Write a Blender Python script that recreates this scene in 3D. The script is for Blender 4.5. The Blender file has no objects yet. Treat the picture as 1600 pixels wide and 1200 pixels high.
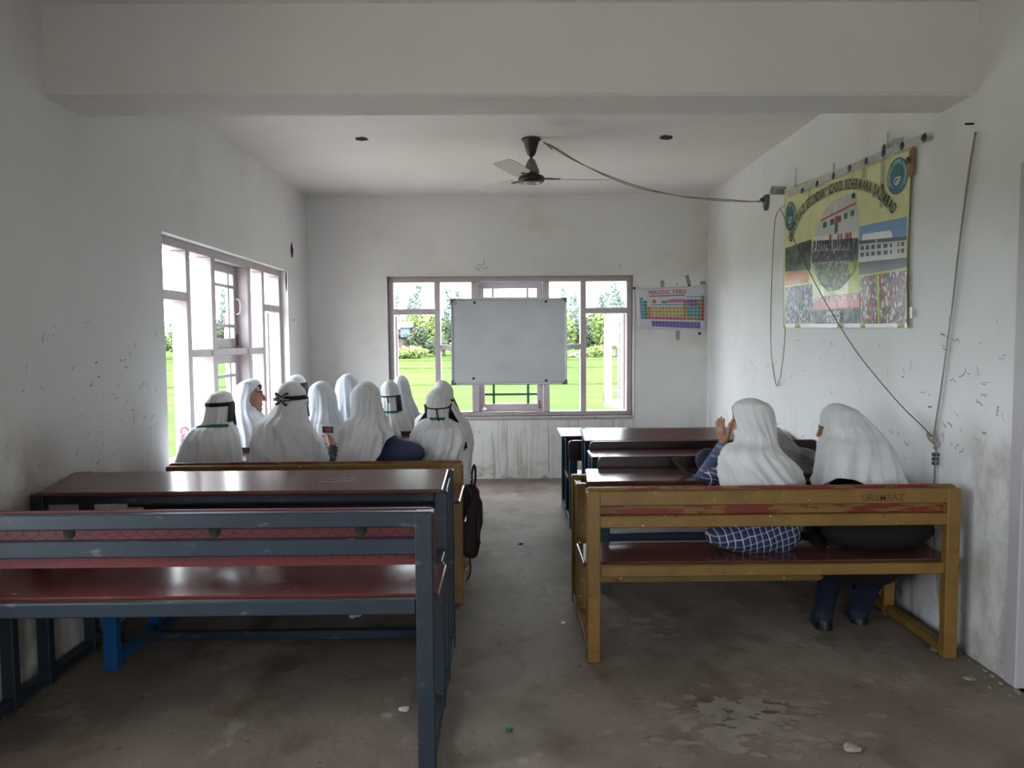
import bpy, bmesh, math, random
import numpy as np
from mathutils import Vector, Matrix

random.seed(7)
RNG = np.random.default_rng(7)
S = bpy.context.scene
COL = S.collection

# ------------------------------------------------------------------ camera
F_PX, CAM_H = 1155.0, 1.35
PITCH, YAW, ROLL = math.atan(70 / F_PX), math.atan(12 / F_PX), math.radians(0.42)
_cy, _sy, _cp, _sp = math.cos(YAW), math.sin(YAW), math.cos(PITCH), math.sin(PITCH)
FWD = Vector((_sy * _cp, _cy * _cp, -_sp)); RGT0 = Vector((_cy, -_sy, 0)); UP0 = Vector((_sy * _sp, _cy * _sp, _cp))
RGT = RGT0 * math.cos(ROLL) - UP0 * math.sin(ROLL)
UPV = RGT0 * math.sin(ROLL) + UP0 * math.cos(ROLL)
cam_d = bpy.data.cameras.new('camera'); cam = bpy.data.objects.new('camera', cam_d); COL.objects.link(cam)
cam.matrix_world = Matrix(((RGT.x, UPV.x, -FWD.x, 0), (RGT.y, UPV.y, -FWD.y, 0), (RGT.z, UPV.z, -FWD.z, CAM_H), (0, 0, 0, 1)))
cam_d.sensor_fit = 'HORIZONTAL'; cam_d.sensor_width = 36.0; cam_d.lens = 36.0 * F_PX / 1600.0
cam_d.clip_start = 0.05; cam_d.clip_end = 2000
S.camera = cam

# ------------------------------------------------------------------ world, light, exposure
SKY = 16.0
w = bpy.data.worlds.new('overcast_sky'); S.world = w; w.use_nodes = True
nt = w.node_tree; bg = nt.nodes['Background']
bg.inputs[0].default_value = (0.87, 0.945, 1.0, 1); bg.inputs[1].default_value = SKY
S.view_settings.view_transform = 'Standard'; S.view_settings.look = 'None'
S.view_settings.gamma = 1.0; S.view_settings.use_curve_mapping = False
S.view_settings.exposure = 0.12
S.cycles.use_denoising = True
S.cycles.max_bounces = 14; S.cycles.diffuse_bounces = 8; S.cycles.transparent_max_bounces = 16
S.cycles.sample_clamp_indirect = 8.0
S.cycles.caustics_reflective = False; S.cycles.caustics_refractive = False

XL, XR, YB, YF, CEIL = -1.86, 1.955, 7.10, -2.6, 2.715
WT = 0.24
GROUND = -0.7
SEAT = 0.415

def portal(loc, rot, sx, sy):
    d = bpy.data.lights.new('window_portal', 'AREA'); d.shape = 'RECTANGLE'; d.size = sx; d.size_y = sy
    d.cycles.is_portal = True
    o = bpy.data.objects.new('window_portal', d); COL.objects.link(o); o.location = loc; o.rotation_euler = rot
portal((0.07, YB + 0.16, 1.28), (math.radians(-90), 0, 0), 2.3, 1.3)          # back window, emits to -Y
portal((XL - 0.16, 5.26, 1.28), (0, math.radians(-90), 0), 1.3, 2.3)          # left window, emits to +X
portal((XL - 0.16, 0.75, 1.28), (0, math.radians(-90), 0), 1.3, 2.3)
portal((0.78, YF - 0.12, 1.0), (math.radians(90), 0, 0), 0.95, 1.95)           # open doorway behind the viewer

# ------------------------------------------------------------------ helpers
def ray(x, y):
    a, b = (x - 800) / F_PX, (600 - y) / F_PX
    return FWD + RGT * a + UPV * b
def at(x, y, Y=None, Z=None, X=None):
    d = ray(x, y)
    t = Y / d.y if Y is not None else ((Z - CAM_H) / d.z if Z is not None else X / d.x)
    return Vector((0, 0, CAM_H)) + d * t
def lin(c):
    return tuple((v / 12.92 if v <= 0.04045 else ((v + 0.055) / 1.055) ** 2.4) for v in (x / 255.0 for x in c))

MATS = {}
def mat(name, rgb, rough=0.6, var=0.08, vscale=6.0, layers=(), bump=0.0, bscale=60.0, bstretch=(1, 1, 1), spec=0.5, metal=0.0, trans=0.0, sheen=0.0):
    """rgb in sRGB 0-255. layers: (rgb, scale(x,y,z), lo, hi, amount, zlo, zhi): noise threshold patches, optionally only between heights."""
    m = bpy.data.materials.new(name); m.use_nodes = True; MATS[name] = m
    t = m.node_tree; N, L = t.nodes, t.links
    p = N['Principled BSDF']
    p.inputs['Roughness'].default_value = rough; p.inputs['Metallic'].default_value = metal
    p.inputs['Specular IOR Level'].default_value = spec
    if trans: p.inputs['Transmission Weight'].default_value = trans
    if sheen: p.inputs['Sheen Weight'].default_value = sheen
    g = N.new('ShaderNodeNewGeometry'); pos = g.outputs['Position']
    base = lin(rgb)
    def noise(scale, detail=5.0, rough_=0.6):
        mp = N.new('ShaderNodeMapping'); L.new(pos, mp.inputs['Vector'])
        mp.inputs['Scale'].default_value = scale if isinstance(scale, tuple) else (scale,) * 3
        n = N.new('ShaderNodeTexNoise'); n.inputs['Scale'].default_value = 1.0; n.inputs['Detail'].default_value = detail
        n.inputs['Roughness'].default_value = rough_
        L.new(mp.outputs[0], n.inputs['Vector']); return n.outputs['Fac']
    def ramp(sock, lo, hi):
        r = N.new('ShaderNodeMapRange'); r.interpolation_type = 'SMOOTHSTEP'
        r.inputs['From Min'].default_value = lo; r.inputs['From Max'].default_value = hi
        L.new(sock, r.inputs['Value']); return r.outputs[0]
    def mul(a, b):
        q = N.new('ShaderNodeMath'); q.operation = 'MULTIPLY'
        for i, s in enumerate((a, b)):
            if isinstance(s, (int, float)): q.inputs[i].default_value = s
            else: L.new(s, q.inputs[i])
        return q.outputs[0]
    mx = N.new('ShaderNodeMix'); mx.data_type = 'RGBA'
    mx.inputs['A'].default_value = tuple(v * (1 - var) for v in base) + (1,)
    mx.inputs['B'].default_value = tuple(min(1, v * (1 + var)) for v in base) + (1,)
    L.new(ramp(noise(vscale), 0.3, 0.7), mx.inputs['Factor']); col = mx.outputs['Result']
    if layers: sep = N.new('ShaderNodeSeparateXYZ'); L.new(pos, sep.inputs[0])
    for ly in layers:
        c, sc, lo, hi, amt = ly[:5]
        f = mul(ramp(noise(sc), lo, hi), amt)
        if len(ly) > 5:
            f = mul(f, ramp(sep.outputs['Z'], ly[5], ly[6]))
        if len(ly) > 7:
            f = mul(f, ramp(sep.outputs['Y'], ly[7], ly[8]))
        k = N.new('ShaderNodeMix'); k.data_type = 'RGBA'; L.new(f, k.inputs['Factor'])
        L.new(col, k.inputs['A']); k.inputs['B'].default_value = lin(c) + (1,); col = k.outputs['Result']
    L.new(col, p.inputs['Base Color'])
    if bump:
        b = N.new('ShaderNodeBump'); b.inputs['Strength'].default_value = bump; b.inputs['Distance'].default_value = 0.01
        L.new(noise(tuple(bscale * s for s in bstretch)), b.inputs['Height']); L.new(b.outputs[0], p.inputs['Normal'])
    return m

def link(name, me, m=None, parent=None, smooth=False):
    o = bpy.data.objects.new(name, me); COL.objects.link(o)
    if m is not None:
        for q in (m if isinstance(m, (list, tuple)) else [m]): me.materials.append(MATS[q] if isinstance(q, str) else q)
    if parent is not None: o.parent = parent
    if smooth and len(me.polygons): me.polygons.foreach_set('use_smooth', [True] * len(me.polygons))
    return o
def pyd(name, v, f, m=None, parent=None, smooth=False, mi=None):
    """mesh from world-space verts; stored relative to the parent's origin"""
    me = bpy.data.meshes.new(name)
    v = np.asarray([tuple(x) for x in v] if not isinstance(v, np.ndarray) else v, dtype=float)
    if parent is not None: v = v - np.array(origin(parent))
    me.from_pydata(v.tolist(), [], [tuple(int(i) for i in q) for q in f])
    if mi is not None: me.polygons.foreach_set('material_index', list(mi))
    me.update()
    return link(name, me, m, parent, smooth)
def origin(o):
    p = Vector(o.location)
    while o.parent is not None: o = o.parent; p = p + o.location
    return p
def empty(name, loc=(0, 0, 0)):
    o = bpy.data.objects.new(name, None); COL.objects.link(o); o.location = loc; o.empty_display_size = 0.1
    return o
def tag(o, label=None, cat=None, group=None, kind=None):
    if label: o['label'] = label
    if cat: o['category'] = cat
    if group: o['group'] = group
    if kind: o['kind'] = kind
    return o
def from_bm(name, bm, m=None, parent=None, smooth=False):
    me = bpy.data.meshes.new(name)
    bmesh.ops.recalc_face_normals(bm, faces=bm.faces)
    if parent is not None: bmesh.ops.translate(bm, verts=bm.verts, vec=-origin(parent))
    bm.to_mesh(me); bm.free()
    return link(name, me, m, parent, smooth)
def bm_box(bm, a, b, bev=0.0):
    a, b = Vector(a), Vector(b); c = (a + b) / 2; s = b - a
    r = bmesh.ops.create_cube(bm, size=1.0, matrix=Matrix.Translation(c) @ Matrix.Diagonal((abs(s.x), abs(s.y), abs(s.z), 1)))
    if bev:
        es = list({e for v in r['verts'] for e in v.link_edges})
        bmesh.ops.bevel(bm, geom=es, offset=bev, segments=1, affect='EDGES', profile=0.5)
def box(name, a, b, m, parent=None, bev=0.003):
    bm = bmesh.new(); bm_box(bm, a, b, bev); return from_bm(name, bm, m, parent)
def bar(name, p, q, wx, wy, m, parent=None, bev=0.003, upv=(0, 0, 1)):
    """rectangular bar from p to q"""
    p, q = Vector(p), Vector(q); d = q - p; z = d.normalized(); u = Vector(upv)
    if abs(z.dot(u)) > 0.95: u = Vector((0, 1, 0))
    elif abs(z.z) < 0.5 and u.z == 1: u = z.cross(Vector((0, 0, -1)))      # lying bar: wx is its height, wy its depth
    x = u.cross(z).normalized(); y = z.cross(x)
    M = Matrix(((x.x, y.x, z.x, 0), (x.y, y.y, z.y, 0), (x.z, y.z, z.z, 0), (0, 0, 0, 1)))
    bm = bmesh.new(); bm_box(bm, (-wx / 2, -wy / 2, 0), (wx / 2, wy / 2, d.length), bev)
    bmesh.ops.transform(bm, matrix=Matrix.Translation(p) @ M, verts=bm.verts)
    return from_bm(name, bm, m, parent)
def prism(name, pts, axis, lo, hi, m, parent=None, smooth=False):
    """closed outline (2-D pts) extruded along axis ('X','Y','Z')"""
    def mk(p, t): return {'X': (t, p[0], p[1]), 'Y': (p[0], t, p[1]), 'Z': (p[0], p[1], t)}[axis]
    n = len(pts); v = [mk(p, lo) for p in pts] + [mk(p, hi) for p in pts]
    f = [tuple(range(n))[::-1], tuple(range(n, 2 * n))] + [(i, (i + 1) % n, n + (i + 1) % n, n + i) for i in range(n)]
    bm = bmesh.new(); vs = [bm.verts.new(q) for q in v]
    for q in f: bm.faces.new([vs[i] for i in q])
    return from_bm(name, bm, m, parent, smooth)
def rrect(x0, x1, z0, z1, r, n=5):
    out = []
    for cx, cz, a0 in ((x1 - r, z1 - r, 0), (x0 + r, z1 - r, 90), (x0 + r, z0 + r, 180), (x1 - r, z0 + r, 270)):
        for i in range(n + 1):
            a = math.radians(a0 + 90 * i / n); out.append((cx + r * math.cos(a), cz + r * math.sin(a)))
    return out
def crom(pts, n=8):
    P = [Vector(p) for p in pts]; P = [2 * P[0] - P[1]] + P + [2 * P[-1] - P[-2]]; out = []
    for i in range(1, len(P) - 2):
        for k in range(n):
            t = k / n; a, b, c, d = P[i - 1:i + 3]
            out.append(0.5 * (2 * b + (c - a) * t + (2 * a - 5 * b + 4 * c - d) * t * t + (3 * b - a - 3 * c + d) * t ** 3))
    out.append(P[-2]); return out
def tube(name, pts, r, m, parent=None, seg=6, n=8, smooth_path=True):
    P = crom(pts, n) if smooth_path and len(pts) > 2 else [Vector(p) for p in pts]
    v, f = [], []; prev = None
    for i, p in enumerate(P):
        t = (P[min(i + 1, len(P) - 1)] - P[max(i - 1, 0)]).normalized()
        if prev is None: x = t.orthogonal().normalized()
        else: x = (prev - t * prev.dot(t)); x = x.normalized() if x.length > 1e-6 else t.orthogonal().normalized()
        prev = x; y = t.cross(x)
        rr = r[min(i * len(r) // len(P), len(r) - 1)] if isinstance(r, (list, tuple)) else r
        for k in range(seg):
            a = 2 * math.pi * k / seg; v.append(p + (x * math.cos(a) + y * math.sin(a)) * rr)
    for i in range(len(P) - 1):
        for k in range(seg):
            f.append((i * seg + k, i * seg + (k + 1) % seg, (i + 1) * seg + (k + 1) % seg, (i + 1) * seg + k))
    f.append(tuple(range(seg))[::-1]); f.append(tuple(range((len(P) - 1) * seg, len(P) * seg)))
    return pyd(name, v, f, m, parent, True)
def lathe(name, prof, loc, m, parent=None, seg=28, smooth=True, axis=None):
    """prof: list of (r, z)"""
    loc = Vector(loc); v, f = [], []
    for r, z in prof:
        for k in range(seg):
            a = 2 * math.pi * k / seg; v.append(Vector((r * math.cos(a), r * math.sin(a), z)))
    if axis is not None:
        q = Vector((0, 0, 1)).rotation_difference(Vector(axis)); v = [q @ x for x in v]
    v = [x + loc for x in v]
    for i in range(len(prof) - 1):
        for k in range(seg):
            f.append((i * seg + k, i * seg + (k + 1) % seg, (i + 1) * seg + (k + 1) % seg, (i + 1) * seg + k))
    if prof[0][0] > 1e-6: f.append(tuple(range(seg))[::-1])
    if prof[-1][0] > 1e-6: f.append(tuple(range((len(prof) - 1) * seg, len(prof) * seg)))
    o = pyd(name, v, f, m, parent, smooth)
    return o
_TXT = {}
def text2d(s):
    """flat lettering outline as (verts2d, faces), cap height about 0.7"""
    if s not in _TXT:
        cu = bpy.data.curves.new('t', 'FONT'); cu.body = s; cu.align_x = 'CENTER'; cu.resolution_u = 2; cu.offset = 0.014
        o = bpy.data.objects.new('t', cu); me = o.to_mesh()
        _TXT[s] = ([(v.co.x, v.co.y) for v in me.vertices], [tuple(p.vertices) for p in me.polygons])
        o.to_mesh_clear(); bpy.data.objects.remove(o); bpy.data.curves.remove(cu)
    return _TXT[s]

# ------------------------------------------------------------------ materials
mat('wall_paint', (222, 222, 223), 0.85, 0.035, 1.3, layers=(
    ((196, 186, 168), (1.6, 1.6, 1.1), 0.50, 0.78, 0.40),
    ((128, 112, 92), (7, 7, 1.8), 0.46, 0.70, 0.65, 1.05, 0.05),
    ((96, 84, 70), (5, 5, 9), 0.52, 0.72, 0.75, 0.30, 0.0),
    ((138, 126, 110), (3, 3, 2), 0.36, 0.60, 0.65, 1.12, 0.8, 3.2, 2.95),
    ((120, 118, 120), (14, 14, 26), 0.64, 0.70, 0.45, 1.35, 0.5)), bump=0.25, bscale=14)
mat('back_wall_paint', (222, 221, 220), 0.85, 0.035, 1.3, layers=(
    ((192, 178, 154), (1.3, 1.3, 1.8), 0.48, 0.74, 0.50),
    ((150, 128, 98), (16, 16, 1.0), 0.47, 0.70, 0.60, 0.72, 0.35),
    ((110, 92, 72), (6, 6, 12), 0.50, 0.70, 0.80, 0.22, 0.0)), bump=0.25, bscale=14)
mat('ceiling_paint', (222, 219, 217), 0.9, 0.03, 1.5, layers=(((200, 192, 180), (1.2, 1.2, 1.2), 0.55, 0.8, 0.35),), bump=0.15, bscale=9)
mat('concrete_floor', (124, 112, 100), 0.66, 0.16, 2.2, layers=(
    ((164, 154, 142), (1.0, 0.75, 1), 0.50, 0.68, 0.85),
    ((80, 64, 50), (1.7, 1.2, 1), 0.52, 0.70, 0.75),
    ((92, 76, 62), (4.5, 3.0, 1), 0.52, 0.66, 0.5),
    ((176, 168, 156), (4.5, 3.4, 1), 0.61, 0.72, 0.4),
    ((60, 50, 42), (22, 22, 1), 0.64, 0.70, 0.6),
    ((176, 172, 164), (40, 40, 1), 0.70, 0.74, 0.5)), bump=0.35, bscale=30, spec=0.35)
mat('frame_paint', (186, 174, 178), 0.5, 0.06, 5, layers=(((150, 134, 122), (18, 18, 6), 0.58, 0.72, 0.5), ((96, 80, 66), (40, 40, 40), 0.70, 0.74, 0.55)))
mat('frame_dirty', (176, 164, 162), 0.6, 0.06, 5, layers=(((120, 104, 90), (18, 18, 9), 0.52, 0.72, 0.6),))
mat('grille_green', (38, 92, 52), 0.5, 0.1, 12)
mat('rusty_steel', (104, 70, 48), 0.7, 0.3, 40, metal=0.4)
mat('door_paint', (176, 170, 174), 0.5, 0.05, 3, layers=(((120, 112, 108), (10, 10, 4), 0.6, 0.75, 0.5),))
mat('scribble_ink', (124, 130, 148), 0.8, 0.3, 30)
mat('scribble_dark', (84, 84, 92), 0.8, 0.3, 30)
mat('hole_dark', (40, 36, 32), 0.95, 0.3, 30)
mat('plaster_chip', (150, 142, 130), 0.95, 0.2, 30)
def glass(name, tint=(0.96, 0.98, 0.98), dust=0.06):
    m = bpy.data.materials.new(name); m.use_nodes = True; MATS[name] = m; t = m.node_tree; N, L = t.nodes, t.links
    for n in list(N):
        if n.type != 'OUTPUT_MATERIAL': N.remove(n)
    out = N['Material Output']
    tr = N.new('ShaderNodeBsdfTransparent'); tr.inputs[0].default_value = tint + (1,)
    gl = N.new('ShaderNodeBsdfGlossy'); gl.inputs['Roughness'].default_value = 0.02
    df = N.new('ShaderNodeBsdfDiffuse'); df.inputs[0].default_value = (0.75, 0.75, 0.72, 1)
    lw = N.new('ShaderNodeLayerWeight'); lw.inputs[0].default_value = .5; pw = N.new('ShaderNodeMath'); pw.operation = 'POWER'; pw.inputs[1].default_value = 5.0; L.new(lw.outputs['Facing'], pw.inputs[0]); fr = N.new('ShaderNodeMath'); fr.operation = 'MULTIPLY_ADD'; fr.inputs[1].default_value = .5; fr.inputs[2].default_value = .03; L.new(pw.outputs[0], fr.inputs[0])
    a = N.new('ShaderNodeMixShader'); L.new(fr.outputs[0], a.inputs[0]); L.new(tr.outputs[0], a.inputs[1]); L.new(gl.outputs[0], a.inputs[2])
    g = N.new('ShaderNodeNewGeometry'); ns = N.new('ShaderNodeTexNoise'); ns.inputs['Scale'].default_value = 4; L.new(g.outputs['Position'], ns.inputs['Vector'])
    r = N.new('ShaderNodeMapRange'); r.inputs['From Min'].default_value = 0.4; r.inputs['From Max'].default_value = 0.8; r.inputs['To Max'].default_value = dust
    L.new(ns.outputs['Fac'], r.inputs['Value'])
    b = N.new('ShaderNodeMixShader'); L.new(r.outputs[0], b.inputs[0]); L.new(a.outputs[0], b.inputs[1]); L.new(df.outputs[0], b.inputs[2])
    L.new(b.outputs[0], out.inputs[0]); return m
glass('window_glass')

# ------------------------------------------------------------------ room shell
def wall(name, axis, lo, hi, t0, t1, openings, m):
    """axis 'Y': wall runs along Y between lo..hi, thickness X t0..t1; axis 'X' likewise"""
    bm = bmesh.new()
    def b(u0, u1, z0, z1):
        if u1 - u0 < 1e-4 or z1 - z0 < 1e-4: return
        if axis == 'Y': bm_box(bm, (t0, u0, z0), (t1, u1, z1))
        else: bm_box(bm, (u0, t0, z0), (u1, t1, z1))
    u = lo
    for (a, c, z0, z1) in sorted(openings):
        b(u, a, GROUND, CEIL + 0.1); b(a, c, GROUND, z0); b(a, c, z1, CEIL + 0.1); u = c
    b(u, hi, GROUND, CEIL + 0.1)
    bmesh.ops.remove_doubles(bm, verts=bm.verts, dist=1e-5)
    return tag(from_bm(name, bm, m), kind='structure')
WZ0, WZ1 = 0.605, 1.952
WB = (-1.108, 1.236); WL = (4.088, 6.432); WL2 = (-0.42, 1.924); WR_ = (-1.1, 1.244)
DOOR = (1.86, 2.80, 0.0, 2.0)
wall_back = wall('wall_back', 'X', XL - WT, XR + WT, YB, YB + WT, [WB + (WZ0, WZ1)], 'back_wall_paint')
wall_left = wall('wall_left', 'Y', YF - WT, YB + WT, XL - WT, XL, [WL + (WZ0, WZ1), WL2 + (WZ0, WZ1)], 'wall_paint')
wall_right = wall('wall_right', 'Y', YF - WT, YB + WT, XR, XR + WT, [DOOR], 'wall_paint')
wall_rear = wall('wall_rear', 'X', XL - WT, XR + WT, YF - WT, YF, [(0.3, 1.26, 0.0, 2.0)], 'wall_paint')
# floor: a gently uneven slab
def grid_mesh(name, x0, x1, y0, y1, nx, ny, zf, m, parent=None):
    xs = np.linspace(x0, x1, nx); ys = np.linspace(y0, y1, ny)
    v = [(x, y, zf(x, y)) for y in ys for x in xs]
    f = [(j * nx + i, j * nx + i + 1, (j + 1) * nx + i + 1, (j + 1) * nx + i) for j in range(ny - 1) for i in range(nx - 1)]
    return pyd(name, v, f, m, parent, True)
floor = box('floor', (XL - WT, YF - WT, -0.25), (XR + WT, YB + WT, 0.0), 'concrete_floor', bev=0); tag(floor, kind='structure')
ceiling = box('ceiling', (XL - WT, YF - WT, CEIL), (XR + WT, YB + WT, CEIL + 0.2), 'ceiling_paint', bev=0); tag(ceiling, kind='structure')
beam = box('ceiling_beam', (XL - 0.02, 3.095, 2.345), (XR + 0.02, 3.36, CEIL + 0.02), 'ceiling_paint', bev=0.012); tag(beam, kind='structure')

# ragged line of crumbled plaster where the walls meet the floor
def rubble_line(name, n, fn, m, parent, smin=0.006, smax=0.02):
    bm = bmesh.new()
    for _ in range(n):
        p = fn(); s = random.uniform(smin, smax)
        M = Matrix.Translation(p) @ Matrix.Rotation(random.uniform(0, 6), 4, 'Z') @ Matrix.Diagonal((s * random.uniform(.6, 1.6), s, s * random.uniform(.3, .6), 1))
        bmesh.ops.create_icosphere(bm, subdivisions=1, radius=0.5, matrix=M)
    o = from_bm(name, bm, m, parent); tag(o, kind='stuff'); return o
rubble_line('plaster_crumbs', 150, lambda: Vector((XR - abs(random.gauss(0, 0.03)), random.uniform(2.6, 7.0), 0.003)), 'plaster_chip', wall_right)
rubble_line('plaster_crumbs', 90, lambda: Vector((random.uniform(-1.8, 1.9), YB - abs(random.gauss(0, 0.025)), 0.003)), 'plaster_chip', wall_back)
rubble_line('plaster_crumbs', 90, lambda: Vector((XL + abs(random.gauss(0, 0.03)), random.uniform(2.4, 7.0), 0.003)), 'plaster_chip', wall_left)

# pen scribbles and scuffs on the walls
def scribbles(name, n, to3, u0, u1, v0, v1, m, parent, size=(0.02, 0.09), wdt=0.0022, seed=1):
    R = random.Random(seed); V, Fc = [], []
    for _ in range(n):
        u, v = R.uniform(u0, u1), R.uniform(v0, v1); L_ = R.uniform(*size); a = R.gauss(0.15, 0.5) if R.random() < .75 else R.uniform(1.2, 1.9)
        k = R.randint(2, 9); pts = []
        for i in range(k + 1):
            s = i / k * L_; off = R.uniform(-1, 1) * L_ * (0.16 if k > 3 else 0.03)
            pts.append((u + s * math.cos(a) - off * math.sin(a), v + s * math.sin(a) + off * math.cos(a)))
        ww = wdt * R.uniform(.5, 1.4)
        for (a0, b0), (a1, b1) in zip(pts, pts[1:]):
            d = math.hypot(a1 - a0, b1 - b0) or 1; nx, ny = -(b1 - b0) / d * ww, (a1 - a0) / d * ww; i0 = len(V)
            for q in ((a0 + nx, b0 + ny), (a1 + nx, b1 + ny), (a1 - nx, b1 - ny), (a0 - nx, b0 - ny)): V.append(to3(*q))
            Fc.append((i0, i0 + 1, i0 + 2, i0 + 3))
    o = pyd(name, V, Fc, m, parent); tag(o, kind='stuff'); return o
toR = lambda y, z: (XR - 0.0012, y, z)
toL = lambda y, z: (XL + 0.0012, y, z)
toB = lambda x, z: (x, YB - 0.0012, z)
scribbles('pen_scribbles', 26, toR, 2.85, 3.3, 0.85, 1.42, 'scribble_ink', wall_right, seed=3, size=(0.02, 0.06), wdt=.0015)
scribbles('pen_scribbles', 40, toR, 3.4, 6.6, 0.8, 1.35, 'scribble_ink', wall_right, seed=4, size=(0.015, 0.06), wdt=.0015)
scribbles('pen_scribbles', 14, toR, 3.0, 4.2, 0.75, 1.3, 'scribble_dark', wall_right, seed=5, size=(.01, .04), wdt=.0018)
scribbles('pen_scribbles', 46, toL, 2.75, 4.0, 0.75, 1.45, 'scribble_ink', wall_left, seed=6, size=(0.01, 0.045), wdt=.0015)
scribbles('pen_scribbles', 10, toL, 2.8, 4.0, 0.8, 1.4, 'scribble_dark', wall_left, seed=8, size=(0.006, 0.018), wdt=0.003)
scribbles('pen_scribbles', 5, toL, 6.5, 6.95, 1.3, 1.75, 'scribble_dark', wall_left, seed=9, size=(0.02, 0.06), wdt=0.003)
scribbles('pen_scribbles', 14, toB, -1.75, 1.8, 0.2, 2.1, 'scribble_dark', wall_back, seed=10, size=(0.01, 0.05))
scribbles('pen_scribbles', 2, toB, -0.29, -0.24, 2.0, 2.04, 'scribble_dark', wall_back, seed=12, size=(0.10, 0.14), wdt=0.002)
# vertical cracks under the back window
cr = []
for x in (-0.06, 0.02, 0.42, 0.71): cr.append([(x + random.uniform(-.006, .006), z) for z in np.linspace(0.05, 0.58, 7)])
V, Fc = [], []
for c in cr:
    for (a0, b0), (a1, b1) in zip(c, c[1:]):
        i0 = len(V); V += [toB(a0 - .002, b0), toB(a1 - .002, b1), toB(a1 + .002, b1), toB(a0 + .002, b0)]; Fc.append((i0, i0 + 1, i0 + 2, i0 + 3))
tag(pyd('wall_crack', V, Fc, 'plaster_chip', wall_back), kind='stuff')
# plaster holes: oval on the left wall, knocked-out conduit holes in the ceiling
def blob_hole(name, c, ax, ay, rx, ry, parent, m='hole_dark', seed=0, n=18):
    R = random.Random(seed); c, ax, ay = Vector(c), Vector(ax), Vector(ay); nrm = ax.cross(ay).normalized()
    v = []; 
    for k in range(n):
        a = 2 * math.pi * k / n; j = R.uniform(.82, 1.12); v.append(c + ax * rx * j * math.cos(a) + ay * ry * j * math.sin(a))
    for k in range(n): v.append(c + (v[k] - c) * 0.8 + nrm * 0.004)
    f = [tuple(range(n))] + [(k, (k + 1) % n, n + (k + 1) % n, n + k) for k in range(n)] + [tuple(range(n, 2 * n))]
    return pyd(name, v, f, m, parent)
p = at(456, 391, X=XL + 0.002); blob_hole('socket_hole', p, (0, 1, 0), (0, 0, 1), 0.036, 0.065, wall_left, seed=2)
p = at(447, 440, X=XL + 0.002); blob_hole('plaster_gouge', p, (0, 1, 0), (0, 0, 1), 0.016, 0.09, wall_left, seed=5)
p = at(565, 217, Z=CEIL - 0.002); blob_hole('ceiling_hole', p, (1, 0, 0), (0, -1, 0), 0.045, 0.05, ceiling, seed=3)
p = at(1041, 215, Z=CEIL - 0.002); blob_hole('ceiling_hole', p, (1, 0, 0), (0, -1, 0), 0.048, 0.06, ceiling, seed=4)

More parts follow.
